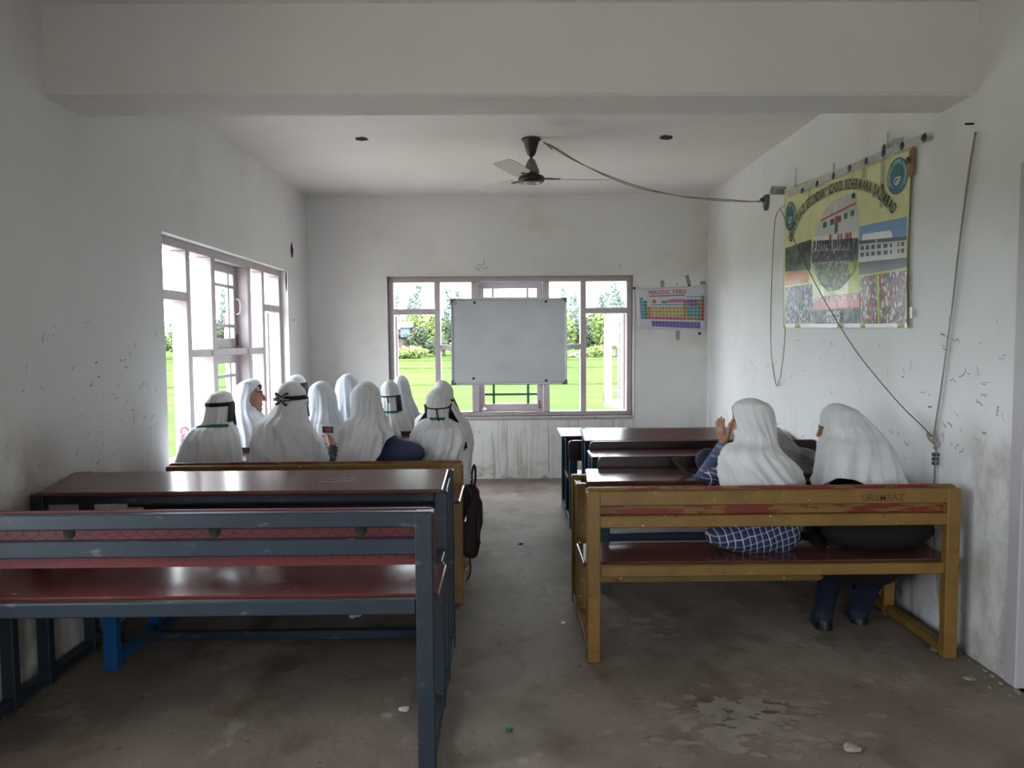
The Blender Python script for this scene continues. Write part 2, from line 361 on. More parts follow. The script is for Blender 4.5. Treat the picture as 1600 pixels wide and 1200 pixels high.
# ------------------------------------------------------------------ windows
def window(name, mp, muntin_mat='frame_paint', open_left=(78, 0), open_right=(78, 0), casements=True):
    """mp(u, z, w): u along the window 0..2.344, w outward depth from the inner frame face"""
    W = 2.344; D = 0.10
    root = empty(name, mp(W / 2, WZ0, 0)); tag(root, kind='structure')
    def b(nm, u0, u1, z0, z1, w0=0.0, w1=D, m='frame_paint', par=root, bev=0.004):
        p, q = mp(u0, z0, w0), mp(u1, z1, w1)
        return box(nm, tuple(min(a, c) for a, c in zip(p, q)), tuple(max(a, c) for a, c in zip(p, q)), m, par, bev)
    T = 0.052; z0, z1 = WZ0 + 0.045, WZ1 - 0.052
    b('head_rail', 0, W, z1, WZ1); b('sill_rail', 0, W, WZ0, z0, m='frame_dirty')
    b('jamb', 0, T, z0, z1); b('jamb', W - T, W, z0, z1)
    us = [T, 0.442, 0.497, 0.797, 0.862, 1.482, 1.547, 1.847, 1.902, W - T]
    b('mullion', us[1], us[2], z0, z1); b('mullion', us[7], us[8], z0, z1)
    b('post', us[3], us[4], z0, z1, -0.012, D + 0.03); b('post', us[5], us[6], z0, z1, -0.012, D + 0.03)
    zt0, zt1, zm0, zm1 = 1.592, 1.648, 1.252, 1.30
    for (a, c) in ((us[0], us[1]), (us[8], us[9])):
        b('transom', a, c, zt0, zt1)
        b('pane', a, c, zt1, z1, 0.060, 0.064, 'window_glass', bev=0)
    for (a, c) in ((us[2], us[3]), (us[6], us[7])):
        b('transom', a, c, zm0, zm1)
        b('pane', a, c, zm1, z1, 0.060, 0.064, 'window_glass', bev=0); b('pane', a, c, z0, zm0, 0.060, 0.064, 'window_glass', bev=0)
    a, c = us[4], us[5]
    b('transom', a, c, zm0, zm1)
    # centre sashes, set towards the outside
    for (s0, s1, mm) in ((zm1, z1, 'frame_paint'), (z0, zm0, muntin_mat)):
        sash = b('sash', a, c, s0, s0 + 0.07, 0.075, 0.105)
        b('top_rail', a, c, s1 - 0.06, s1, 0.075, 0.105, par=sash)
        b('stile', a, a + 0.055, s0 + 0.07, s1 - 0.06, 0.075, 0.105, par=sash); b('stile', c - 0.055, c, s0 + 0.07, s1 - 0.06, 0.075, 0.105, par=sash)
        q0, q1 = s0 + 0.07, s1 - 0.06
        for u in (a + 0.13, c - 0.13 - 0.024): b('muntin', u, u + 0.024, q0, q1, 0.078, 0.10, mm, sash)
        for z in (q0 + 0.08, q1 - 0.08 - 0.024): b('muntin', a + 0.055, c - 0.055, z, z + 0.024, 0.080, 0.098, mm, sash)
        b('pane', a + 0.055, c - 0.055, q0, q1, 0.087, 0.090, 'window_glass', sash, 0)
        # pull handle and bolt
        u = c - 0.03; zc = (q0 + q1) / 2
        tube('handle', [mp(u, zc + .055, 0.075), mp(u, zc + .05, 0.045), mp(u, zc, 0.035), mp(u, zc - .05, 0.045), mp(u, zc - .055, 0.075)], 0.006, 'frame_paint', sash)
        tube('bolt', [mp(u, q0 - 0.05, 0.068), mp(u, q0 + 0.03, 0.068)], 0.006, 'rusty_steel', sash)
    # side casements opened outward
    if casements:
        for side, (h, e), (ang, _) in ((-1, (us[0], us[1]), open_left), (1, (us[9], us[8]), open_right)):
            L_ = abs(e - h) - 0.006; t = math.radians(ang); c0, c1 = z0 + 0.004, zt0 - 0.004
            du, dw = -side * math.cos(t), math.sin(t)
            def pt(s, z, off=0.0): return Vector(mp(h + du * s + (-side) * (-dw) * 0 , z, D + dw * s + off))
            def cb(nm, s0, za, s1, zb, wx, par, m='frame_paint', th=0.032):
                p_, q_ = pt(s0, za), pt(s1, zb)
                ax = (pt(1, 0) - pt(0, 0)).normalized()
                return bar(nm, p_, q_, wx, th, m, par, 0.003, upv=ax.cross(Vector((0, 0, 1))) if abs((q_ - p_).normalized().z) < .5 else ax)
            def vb(nm, s, za, zb, wd, par, m='frame_paint', th=0.032):
                ax = (pt(1, 0) - pt(0, 0)).normalized(); nrm = ax.cross(Vector((0, 0, 1)))
                v = []
                for z in (za, zb):
                    for (i, j) in ((-1, -1), (1, -1), (1, 1), (-1, 1)):
                        v.append(pt(s, z) + ax * wd / 2 * i + nrm * th / 2 * j)
                return pyd(nm, v, [(3, 2, 1, 0), (4, 5, 6, 7), (0, 1, 5, 4), (1, 2, 6, 5), (2, 3, 7, 6), (3, 0, 4, 7)], m, par)
            cs = vb('casement', 0.03, c0, c1, 0.06, root)
            vb('stile', L_ - 0.03, c0, c1, 0.06, cs)
            vb('rail', L_ / 2, c0, c0 + 0.08, L_ - 0.12, cs); vb('rail', L_ / 2, c1 - 0.08, c1, L_ - 0.12, cs)
            vb('pane', L_ / 2, c0 + 0.08, c1 - 0.08, L_ - 0.12, cs, 'window_glass', 0.004)
            for uu in (0.11, L_ - 0.11 - 0.0): vb('muntin', uu, c0 + 0.08, c1 - 0.08, 0.016, cs, 'frame_paint', 0.02)
            for zz in (c0 + 0.17, c1 - 0.19): vb('muntin', L_ / 2, zz, zz + 0.016, L_ - 0.12, cs, 'frame_paint', 0.02)
            for zz in (c0 + 0.03, c1 - 0.13): vb('hinge', L_ - 0.004, zz, zz + 0.11, 0.012, cs, 'rusty_steel', 0.04)
    return root
window('window_1', lambda u, z, w: (WB[0] + u, YB + 0.04 + w, z), muntin_mat='grille_green', open_left=(97, 0), open_right=(68, 0))
window('window_2', lambda u, z, w: (XL - 0.06 - w, WL[0] + u, z), open_left=(60, 0), open_right=(95, 0))
window('window_3', lambda u, z, w: (XL - 0.06 - w, WL2[0] + u, z), open_left=(60, 0), open_right=(95, 0))
# sloped cement sill below the back window
box('window_sill', (WB[0] - 0.005, YB - 0.012, WZ0 - 0.03), (WB[1] + 0.005, YB + 0.05, WZ0), 'frame_dirty', wall_back, 0.004)
# plaster margin that frames the back window opening
for nm, a, b_ in (('plaster_margin', (WB[0] - 0.018, YB - 0.006, WZ0 - 0.03), (WB[0], YB + 0.04, WZ1 + 0.015)), ('plaster_margin', (WB[1], YB - 0.006, WZ0 - 0.03), (WB[1] + 0.018, YB + 0.04, WZ1 + 0.015)),
                  ('plaster_margin', (WB[0], YB - 0.006, WZ1), (WB[1], YB + 0.04, WZ1 + 0.015))):
    box(nm, a, b_, 'ceiling_paint', wall_back, 0.003)

# door in the right wall, close to the viewer
door = empty('door_1', (XR, (DOOR[0] + DOOR[1]) / 2, 0)); tag(door, kind='structure')
for nm, a, b_ in (('jamb', (XR - 0.012, DOOR[1] - 0.07, 0), (XR + 0.1, DOOR[1], 2.0)), ('jamb', (XR - 0.012, DOOR[0], 0), (XR + 0.1, DOOR[0] + 0.07, 2.0)), ('head_rail', (XR - 0.012, DOOR[0] + 0.07, 1.93), (XR + 0.1, DOOR[1] - 0.07, 2.0))):
    box(nm, a, b_, 'door_paint', door, 0.005)
leaf = box('door_leaf', (XR + 0.03, DOOR[0] + 0.075, 0.01), (XR + 0.065, DOOR[1] - 0.075, 1.925), 'door_paint', door, 0.004)
for z0, z1 in ((0.12, 0.6), (0.72, 1.2), (1.32, 1.82)):
    box('panel', (XR + 0.022, DOOR[0] + 0.19, z0), (XR + 0.034, DOOR[1] - 0.19, z1), 'door_paint', leaf, 0.006)
tube('handle', [(XR + 0.03, 1.98, 1.0), (XR - 0.01, 1.98, 1.02), (XR - 0.01, 1.98, 1.12), (XR + 0.03, 1.98, 1.14)], 0.007, 'rusty_steel', leaf)

door2 = empty('door_2', (0.78, YF, 0)); tag(door2, kind='structure')
for nm, a, b_ in (('jamb', (0.3, YF - 0.1, 0), (0.36, YF + 0.012, 2.0)), ('jamb', (1.2, YF - 0.1, 0), (1.26, YF + 0.012, 2.0)), ('head_rail', (0.36, YF - 0.1, 1.94), (1.2, YF + 0.012, 2.0))):
    box(nm, a, b_, 'door_paint', door2, 0.005)
box('door_leaf', (1.24, YF - 0.1 - 0.84, 0.01), (1.28, YF - 0.1, 1.93), 'door_paint', door2, 0.004)

# ------------------------------------------------------------------ outdoors: paddy field, trees, farmhouse
mat('paddy_field', (65, 80, 44), 0.9, 0.16, (0.08, 0.5, 1), layers=(((76, 94, 48), (0.05, 0.32, 1), 0.5, 0.7, 0.6), ((50, 70, 32), (0.5, 2.2, 1), 0.55, 0.75, 0.5)), bump=0.4, bscale=6, spec=0.0)
mat('bund_grass', (66, 78, 42), 0.95, 0.2, 1.0, spec=0.0)
mat('leaf_willow', (94, 104, 72), 0.8, 0.22, 0.7, spec=0.0)
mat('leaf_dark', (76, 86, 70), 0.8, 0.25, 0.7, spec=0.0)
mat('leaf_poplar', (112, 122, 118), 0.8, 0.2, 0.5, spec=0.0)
mat('leaf_bright', (104, 118, 70), 0.8, 0.2, 0.8, spec=0.0)
mat('bark', (92, 80, 68), 0.9, 0.2, 3)
mat('straw', (140, 108, 82), 0.9, 0.2, 2)
mat('stone_pale', (128, 124, 118), 0.9, 0.2, 1.5)
mat('tin_roof_white', (190, 190, 190), 0.5, 0.05, 2)
mat('house_blue', (92, 102, 118), 0.8, 0.08, 2)
mat('house_wall', (118, 102, 92), 0.85, 0.1, 2)
mat('roof_red', (112, 72, 62), 0.7, 0.12, 3)
mat('pane_dark', (60, 66, 74), 0.3, 0.05, 3)
ground = grid_mesh('ground', -160, 160, 7.5, 330, 60, 60, lambda x, y: GROUND, 'paddy_field'); tag(ground, kind='structure')
ground2 = box('ground_far', (-160, -60, GROUND - 0.3), (160, 7.6, GROUND - 0.005), 'paddy_field', bev=0); tag(ground2, kind='structure')
mat('bounce_pale', (172, 164, 152), 0.9, 0.1, 0.6)
bounce_slab = box('bounce_ground', (-12, -14, GROUND - 0.1), (12, 12, GROUND + 0.03), 'bounce_pale', bev=0); tag(bounce_slab, kind='structure')  # unseen pale ground, added to bounce neutral light onto the ceiling
for (y, h) in ((33, .10), (52, .12), (71, .25)):
    R = random.Random(int(y)); pts = [(x, y + R.uniform(-.5, .5), GROUND) for x in range(-70, 50, 8)]
    o = tube('field_bund', pts, h, 'bund_grass', ground, seg=6, n=3)

def leaf_cloud(n, lobes, size, seed):
    """lobes: (cx, cy, cz, rx, ry, rz); returns verts, faces of scattered leaf clumps near the lobe surfaces"""
    R = np.random.default_rng(seed); k = len(lobes); lob = np.array(lobes)
    wts = (lob[:, 3] * lob[:, 5]); idx = R.choice(k, n, p=wts / wts.sum())
    d = R.normal(size=(n, 3)); d /= np.linalg.norm(d, axis=1)[:, None]
    r = R.uniform(0.55, 1.05, n) ** 0.6
    c = lob[idx, :3] + d * lob[idx, 3:] * r[:, None]
    t1 = R.normal(size=(n, 3)); t1 /= np.linalg.norm(t1, axis=1)[:, None]
    t2 = np.cross(t1, d + 0.4 * R.normal(size=(n, 3))); t2 /= np.maximum(np.linalg.norm(t2, axis=1), 1e-6)[:, None]
    s = size * R.uniform(.6, 1.4, n)[:, None]
    v = np.stack([c - t1 * s, c + t2 * s * .55, c + t1 * s, c - t2 * s * .55], 1).reshape(-1, 3)
    f = np.arange(4 * n).reshape(-1, 4)
    return v, f
def mesh_of(name, v, f, m):
    me = bpy.data.meshes.new(name); me.from_pydata(v.tolist(), [], f.tolist()); me.materials.append(MATS[m]); me.update(); return me
def lobes_round(seed, R0=1.0, H=1.0, n=9):
    q = random.Random(seed); out = [(0, 0, H * .55, R0 * .7, R0 * .7, H * .38)]
    for _ in range(n):
        a = q.uniform(0, 6.28); rr = q.uniform(.3, .75) * R0; out.append((rr * math.cos(a), rr * math.sin(a), H * q.uniform(.25, .85), R0 * q.uniform(.25, .45), R0 * q.uniform(.25, .45), H * q.uniform(.14, .24)))
    return out
TREES = {}
def tree_kind(key, lobes, n, size, leaf, trunk_h, trunk_r):
    v, f = leaf_cloud(n, lobes, size, sum(map(ord, key)))
    TREES[key] = (mesh_of('crown', v, f, leaf), trunk_h, trunk_r)
tree_kind('willow', lobes_round(3, 2.6, 5.2), 2600, .20, 'leaf_willow', 2.6, .14)
tree_kind('dark', lobes_round(5, 2.4, 4.4), 2600, .20, 'leaf_dark', 2.2, .13)
tree_kind('bright', lobes_round(8, 2.8, 6.0), 2600, .22, 'leaf_bright', 3.0, .15)
tree_kind('shrub', lobes_round(9, 1.5, 1.5, 7), 1500, .13, 'leaf_bright', .8, .06)
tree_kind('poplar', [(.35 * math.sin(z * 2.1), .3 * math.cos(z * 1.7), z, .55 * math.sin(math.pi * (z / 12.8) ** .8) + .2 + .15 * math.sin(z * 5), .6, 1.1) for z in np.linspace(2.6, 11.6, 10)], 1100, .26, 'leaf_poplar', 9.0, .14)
TRUNK = {}
def tree(key, x, y, s, label, group, name='tree'):
    me, th, tr = TREES[key]
    r = empty(name, (x, y, GROUND)); tag(r, label, 'shrub' if key == 'shrub' else 'tree', group)
    c = bpy.data.objects.new('crown', me); COL.objects.link(c); c.parent = r; c.rotation_euler.z = random.uniform(0, 6.28); c.scale = (s * random.uniform(.9, 1.15), s * random.uniform(.9, 1.15), s)
    if key not in TRUNK:
        o = lathe('trunk', [(tr * 1.4, -.05), (tr, .3), (tr * .8, th * .6), (tr * .3, th)], (0, 0, 0), 'bark', None, 8); TRUNK[key] = o.data; o.parent = r; o.scale = (s, s, s)
    else:
        o = bpy.data.objects.new('trunk', TRUNK[key]); COL.objects.link(o); o.parent = r; o.scale = (s, s, s)
    return r
R = random.Random(21)
for i, x in enumerate(np.arange(-47, 22, 3.3)):
    y = 84 + R.uniform(-4, 5)
    if -8.5 < x < -3.9: tree('dark', x, 81 + R.uniform(-1, 1), R.uniform(.5, .62), 'low grey-green tree in front of the distant farmhouse', 'low trees by the farmhouse'); continue
    k = R.choice(['willow', 'dark', 'willow', 'dark', 'bright'])
    tree(k, x, y, R.uniform(.8, 1.12), {'willow': 'pale olive willow tree lining the far edge of the green field', 'dark': 'dense grey-green tree lining the far edge of the green field', 'bright': 'fresh light-green tree lining the far edge of the green field'}[k], {'willow': 'willows at the field edge', 'dark': 'dense trees at the field edge', 'bright': 'light-green trees at the field edge'}[k])
for x in np.arange(-50, 24, 4.6):
    k = R.choice(['dark', 'willow']); tree(k, x + R.uniform(-1, 1), 97 + R.uniform(-4, 6), R.uniform(1.0, 1.25), {'willow': 'pale olive willow tree in the second row behind the field', 'dark': 'dense grey-green tree in the second row behind the field'}[k], {'willow': 'second-row willows', 'dark': 'second-row dense trees'}[k])
tree('bright', at(664, 500, Y=90).x, 90, 1.0, 'tall light-green tree right of the distant farmhouse', None)
for px in (640, 648, 652, 700, 712, 716, 893, 900, 907, 938, 941, 946, 957, 960, 966, 969, 974, 880, 640 - 22):
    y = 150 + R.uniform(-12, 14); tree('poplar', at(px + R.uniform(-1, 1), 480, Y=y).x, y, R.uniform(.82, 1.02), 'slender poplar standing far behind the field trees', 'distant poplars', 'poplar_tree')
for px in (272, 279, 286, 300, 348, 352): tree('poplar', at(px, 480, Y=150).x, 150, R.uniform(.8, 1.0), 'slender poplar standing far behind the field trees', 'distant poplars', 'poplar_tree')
for px, yy in ((624, 76), (634, 75.5), (645, 76), (655, 77), (930, 78), (938, 78)):
    tree('shrub', at(px, 555, Y=yy).x, yy, R.uniform(.75, 1.0), 'low bright shrub at the near side of the field trees', 'low shrubs at the field edge', 'shrub')
hp = at(641, 545, Y=79)
v, f = leaf_cloud(700, [(0, 0, 0.3, 1.9, 1.0, .75), (-1.0, 0, .2, 1.2, .8, .5)], .18, 4)
hm = link('straw_heap', mesh_of('straw_heap', v, f, 'straw')); hm.location = (hp.x, 79, GROUND + 0.35)
tag(hm, 'heap of brownish straw behind the low shrubs by the farmhouse', 'straw heap')
hk = empty('stone_bank', (at(925, 560, Y=80).x, 80, GROUND)); tag(hk, 'low bank of pale stones along the far field edge', 'stones')
stones = []
for i in range(46):
    bm = bmesh.new(); s = R.uniform(.15, .32)
    bmesh.ops.create_icosphere(bm, subdivisions=1, radius=s, matrix=Matrix.Translation((hk.location.x + R.uniform(-2.4, 2.4), 80 + R.uniform(-.5, .5), GROUND + R.uniform(.05, .55))) @ Matrix.Diagonal((1, 1, .7, 1)))
    from_bm('stone', bm, 'stone_pale', hk)
# farmhouse: long red roof, blue dormer with a white tin roof
FY = 88.0
a0, a1 = at(606, 520, Y=FY).x, at(657, 520, Y=FY).x
house = empty('farmhouse', ((a0 + a1) / 2, FY, GROUND)); tag(house, 'distant farmhouse with red roof and blue-grey dormer among trees', 'house')
zr0 = at(630, 523, Y=FY).z; zr1 = at(630, 514.5, Y=FY).z
box('house_body', (a0 + .2, FY, GROUND), (a1 - .2, FY + 4, zr0), 'house_wall', house, 0)
prism('roof', [(FY - .4, zr0 - .05), (FY + 2, zr1 + .35), (FY + 4.4, zr0 - .05), (FY + 4.4, zr0 + .1), (FY + 2, zr1 + .5), (FY - .4, zr0 + .1)], 'X', a0 - .3, a1 + .3, 'roof_red', house)
for i in range(3):
    xx = a0 + .6 + i * (a1 - a0 - 1.6) / 2; wn = box('window', (xx, FY - .04, GROUND + .9), (xx + .6, FY + .02, GROUND + 1.9), 'house_blue', house, 0); box('pane', (xx + .08, FY - .05, GROUND + 1.0), (xx + .52, FY - .03, GROUND + 1.8), 'pane_dark', wn, 0)
b0, b1 = at(626, 515, Y=FY - .3), at(640, 515, Y=FY - .3)
dm = box('dormer', (b0.x, FY - .5, zr0 - 0.3), (b1.x, FY + 1.5, at(630, 511, Y=FY).z), 'house_blue', house, 0)
box('pane', (b0.x + .25, FY - .54, zr0 - .15), (b1.x - .1, FY - .5, zr0 + .1), 'pane_dark', dm, 0)
prism('dormer_roof', [(FY - .9, at(630, 511.5, Y=FY).z), (FY + 2, at(630, 511.5, Y=FY).z + .1), (FY + 2, at(630, 504, Y=FY).z + .15), (FY - .2, at(630, 504, Y=FY).z + .1)], 'X', b0.x - .2, b1.x + .25, 'tin_roof_white', dm)

# ------------------------------------------------------------------ furniture
mat('steel_slate', (36, 46, 57), 0.42, 0.12, 9, layers=(((118, 112, 104), (9, 9, 26), 0.62, 0.72, 0.5), ((30, 32, 36), (30, 30, 30), 0.66, 0.72, 0.6)))
mat('steel_teal', (22, 52, 74), 0.40, 0.15, 9, layers=(((12, 20, 28), (20, 20, 20), 0.60, 0.72, 0.7),))
mat('steel_blue', (20, 84, 142), 0.42, 0.12, 9, layers=(((16, 34, 56), (20, 20, 20), 0.58, 0.72, 0.6),))
mat('steel_yellow', (124, 92, 38), 0.45, 0.14, 7, layers=(((98, 70, 34), (7, 7, 16), 0.52, 0.74, 0.7), ((58, 42, 26), (22, 22, 30), 0.63, 0.70, 0.7), ((226, 220, 206), (48, 48, 48), 0.69, 0.70, 0.9)))
mat('board_peeling', (120, 34, 30), 0.5, 0.15, 9, layers=(((128, 96, 42), (7, 7, 38), 0.50, 0.53, 0.95), ((60, 30, 22), (26, 26, 26), 0.6, 0.68, 0.6)))
mat('laminate_maroon', (90, 54, 50), 0.17, 0.14, 4, layers=(((62, 38, 36), (2.6, 5, 3), 0.48, 0.72, 0.7), ((140, 116, 108), (26, 60, 20), 0.66, 0.74, 0.45)), bump=0.05, bscale=5)
mat('laminate_red', (92, 44, 40), 0.17, 0.14, 4, layers=(((78, 44, 40), (2.6, 5, 3), 0.48, 0.70, 0.7), ((176, 160, 150), (24, 50, 20), 0.66, 0.73, 0.5)), bump=0.05, bscale=5)
mat('board_red', (96, 28, 30), 0.5, 0.1, 9, layers=(((90, 40, 40), (9, 9, 9), 0.6, 0.72, 0.5),))
mat('board_print', (58, 24, 28), 0.6, 0.1, 9)
mat('board_black', (52, 30, 32), 0.30, 0.15, 5, layers=(((30, 26, 28), (4, 4, 4), 0.45, 0.6, 0.8),))
mat('laminate_edge', (158, 122, 92), 0.5, 0.1, 12)
mat('carved_mark', (172, 160, 156), 0.7, 0.2, 30)
mat('pencil_mark', (100, 74, 34), 0.8, 0.1, 30)

def desk_bench(label, X0, X1, Y0, steel, top_m, seat_m, board_m, zback=0.73, zb0=0.585, zseat=SEAT, seat_d=0.30, desk=(3.46, .675, 3.815, .675), post=0.055, mids=(), front=None, style='rails',
               skew=(0, 0, 0, 0), overhang=0.02, low_front=False, group=None, lip=0.006, rail1=0.060, drop=0.106):
    """bench and desk welded on common floor rails; desk = (Ynear, znear, Yfar, zfar)"""
    root = empty('school_desk_bench', ((X0 + X1) / 2, Y0, 0)); tag(root, label, 'desk', group)
    h = post / 2; xs = (X0 + h, X1 - h)
    dy0, dz0, dy1, dz1 = desk; front = front or dy1 - 0.06
    th = 0.016
    for x in xs:
        bar('rear_post', (x, Y0, 0), (x, Y0, zback - 0.004), post, post * .8, steel, root, 0.004)
        for yy in (dy0 + 0.05, front):
            zt = dz0 + (dz1 - dz0) * (yy - dy0) / (dy1 - dy0) - th - 0.001
            bar('desk_leg', (x, yy, 0), (x, yy, zt), post * .9, post * .75, steel, root, 0.004)
        for yy in mids: bar('seat_leg', (x, yy, 0), (x, yy, zseat - 0.02), post * .9, post * .7, steel, root, 0.004)
        bar('floor_rail', (x, Y0 + h, 0.032), (x, front - h, 0.032), post * .7, 0.045, steel, root, 0.004, upv=(1, 0, 0))
        bar('seat_side_rail', (x, Y0 + h, zseat - 0.042), (x, dy0 + 0.03, zseat - 0.042), 0.04, 0.03, steel, root, 0.004, upv=(1, 0, 0))
    # seat
    box('seat', (X0 - 0.01, Y0 + h, zseat - 0.018), (X1 + 0.012, Y0 + h + seat_d, zseat), seat_m, root, 0.004)
    bar('seat_rail', (X0 + post, Y0, zseat - 0.028), (X1 - post, Y0, zseat - 0.028), 0.046, 0.03, steel, root, 0.004)
    bar('seat_rail', (X0 + post, Y0 + seat_d, zseat - 0.042), (X1 - post, Y0 + seat_d, zseat - 0.042), 0.04, 0.03, steel, root, 0.004)
    # backrest
    if style == 'rails':
        r1, r2 = zback - 0.005, zback - drop
        bar('back_rail', (X0 + post * .9, Y0, r1 - rail1 / 2), (X1 - post * .9, Y0, r1 - rail1 / 2), rail1, 0.034, steel, root, 0.004)
        bar('back_rail', (X0 + post * .9, Y0, r2 - 0.026), (X1 - post * .9, Y0, r2 - 0.026), 0.05, 0.034, steel, root, 0.004)
        prism('backrest', rrect(X0 - 0.004, X1 + 0.004, zb0, zback + lip, 0.02), 'Y', Y0 + 0.022, Y0 + 0.036, board_m, root)
    else:
        bar('back_rail', (X0 + post * .9, Y0, zb0 + 0.03), (X1 - post * .9, Y0, zb0 + 0.03), 0.04, 0.028, steel, root, 0.004)
        bar('back_rail', (X0 + post * .9, Y0, zback - 0.035), (X1 - post * .9, Y0, zback - 0.035), 0.04, 0.028, steel, root, 0.004)
        prism('backrest', rrect(X0 - 0.01, X1 + 0.01, zb0, zback + 0.004, 0.03), 'Y', Y0 - 0.034, Y0 - 0.018, board_m, root)
    # desk
    a, b, c, d = skew
    v = []
    for zt in (0, -th):
        v += [(X0 - overhang + a, dy0, dz0 + zt), (X1 + overhang + b, dy0, dz0 + zt), (X1 + overhang + c, dy1, dz1 + zt), (X0 - overhang + d, dy1, dz1 + zt)]
    bm = bmesh.new(); vs = [bm.verts.new(q) for q in v]
    for q in ((0, 1, 2, 3), (7, 6, 5, 4), (0, 4, 5, 1), (1, 5, 6, 2), (2, 6, 7, 3), (3, 7, 4, 0)): bm.faces.new([vs[i] for i in q])
    bmesh.ops.bevel(bm, geom=list(bm.edges), offset=0.004, segments=1, affect='EDGES')
    from_bm('desk_top', bm, top_m, root)
    for yy in (dy0 + 0.05, front):
        zt = dz0 + (dz1 - dz0) * (yy - dy0) / (dy1 - dy0) - th - 0.022
        bar('desk_rail', (X0 + post, yy, zt), (X1 - post, yy, zt), 0.04, 0.03, steel, root, 0.004)
    for x in xs:
        bar('desk_side_rail', (x, dy0 + 0.07, dz0 - th - 0.03), (x, front - 0.02, dz1 - th - 0.034), 0.03, 0.03, steel, root, 0.004, upv=(1, 0, 0))
    if low_front:
        bar('foot_rail', (X0 + post, front, 0.062), (X1 - post, front, 0.062), 0.04, 0.034, steel, root, 0.004)
    else:
        bar('foot_rail', (X0 + post, dy0 + 0.05, 0.195), (X1 - post, dy0 + 0.05, 0.195), 0.045, 0.03, steel, root, 0.004)
    return root

# tall slate unit in the left foreground
L1 = desk_bench('tall slate-grey steel desk bench with red patterned backrest in the left foreground', -1.845, -0.222, 2.245, 'steel_slate', 'laminate_maroon', 'laminate_red', 'board_red',
                zback=0.832, zb0=0.652, zseat=0.557, seat_d=0.31, desk=(2.82, .775, 3.13, .80), mids=(2.66,), front=3.19, skew=(.045, -.02, -.02, 0.015), overhang=0.0, low_front=True, lip=-0.002, rail1=0.048, drop=0.088)
# printed honeycomb on the backrest
V, Fc = [], []
hx, hz, yb = 0.050, 0.0433, 2.2665
for i in range(34):
    for j in range(6):
        cx = -1.84 + i * hx + (hx / 2 if j % 2 else 0); cz = 0.6427 + j * hz
        c6 = [(cx + hx / math.sqrt(3) * math.sin(math.radians(60 * k)), cz + hx / math.sqrt(3) * math.cos(math.radians(60 * k))) for k in range(4)]
        for (p0, p1) in zip(c6, c6[1:]):
            if max(p0[1], p1[1]) > 0.834 or min(p0[1], p1[1]) < 0.662 or max(p0[0], p1[0]) > -0.225 or min(p0[0], p1[0]) < -1.84: continue
            d = math.hypot(p1[0] - p0[0], p1[1] - p0[1]); nx, nz = -(p1[1] - p0[1]) / d * .0022, (p1[0] - p0[0]) / d * .0022; i0 = len(V)
            for q in ((p0[0] + nx, p0[1] + nz), (p1[0] + nx, p1[1] + nz), (p1[0] - nx, p1[1] - nz), (p0[0] - nx, p0[1] - nz)): V.append((q[0], yb, q[1]))
            Fc.append((i0, i0 + 1, i0 + 2, i0 + 3))
bk = [o for o in L1.children if o.name.startswith('backrest')][0]
tag(pyd('honeycomb_print', V, Fc, 'board_print', bk), kind='stuff')
for px in (108, 335, 564):
    q = at(px, 833, Y=2.2665); lathe('bolt_mark', [(0, .002), (.019, .0015), (.02, 0)], (q.x, 2.2675, .7625), 'hole_dark', bk, 18, axis=(0, -1, 0))
# carved scratches on its desk top
Rr = random.Random(5); V, Fc = [], []
for k in range(14):
    cx, cy = -0.66 + Rr.uniform(-.05, .05), 2.96 + Rr.uniform(-.035, .035); a = Rr.uniform(-.5, .9); l = Rr.uniform(.01, .04)
    i0 = len(V)
    for q in ((-l, -.0015), (l, -.0015), (l, .0015), (-l, .0015)):
        x, y = cx + q[0] * math.cos(a) - q[1] * math.sin(a), cy + q[0] * math.sin(a) + q[1] * math.cos(a); V.append((x, y, .775 + (y - 2.82) / .31 * .025 + .001))
    Fc.append((i0, i0 + 1, i0 + 2, i0 + 3))
dt = [o for o in L1.children if o.name.startswith('desk_top')][0]
tag(pyd('carved_scratches', V, Fc, 'carved_mark', dt), kind='stuff')
# low blue unit pushed under it
desk_bench('low bright-blue steel desk bench tucked behind the tall slate one', -1.655, -0.262, 3.0, 'steel_blue', 'laminate_maroon', 'laminate_maroon', 'board_black',
           zback=0.655, zb0=0.50, zseat=0.36, seat_d=0.27, desk=(3.32, .62, 3.685, .62), overhang=0.055, style='panel')
# yellow unit with the front row of students
desk_bench('mustard-yellow desk bench seating the four nearest girls by the left window', -1.712, -0.218, 3.735, 'steel_yellow', 'laminate_maroon', 'laminate_maroon', 'board_peeling',
           zback=0.725, zb0=0.585, desk=(4.14, .675, 4.45, .675), overhang=0.0)
desk_bench('dark teal desk bench under the second row of girls', -1.70, -0.26, 4.51, 'steel_teal', 'laminate_maroon', 'laminate_maroon', 'board_black', zback=0.70, zb0=0.56, desk=(4.9, .675, 5.19, .675), style='panel', overhang=0.0)
desk_bench('dark teal desk bench under the girls farthest from the viewer', -1.70, -0.30, 5.25, 'steel_teal', 'laminate_maroon', 'laminate_maroon', 'board_black', zback=0.70, zb0=0.56, desk=(5.66, .675, 5.96, .675), style='panel', overhang=0.0)
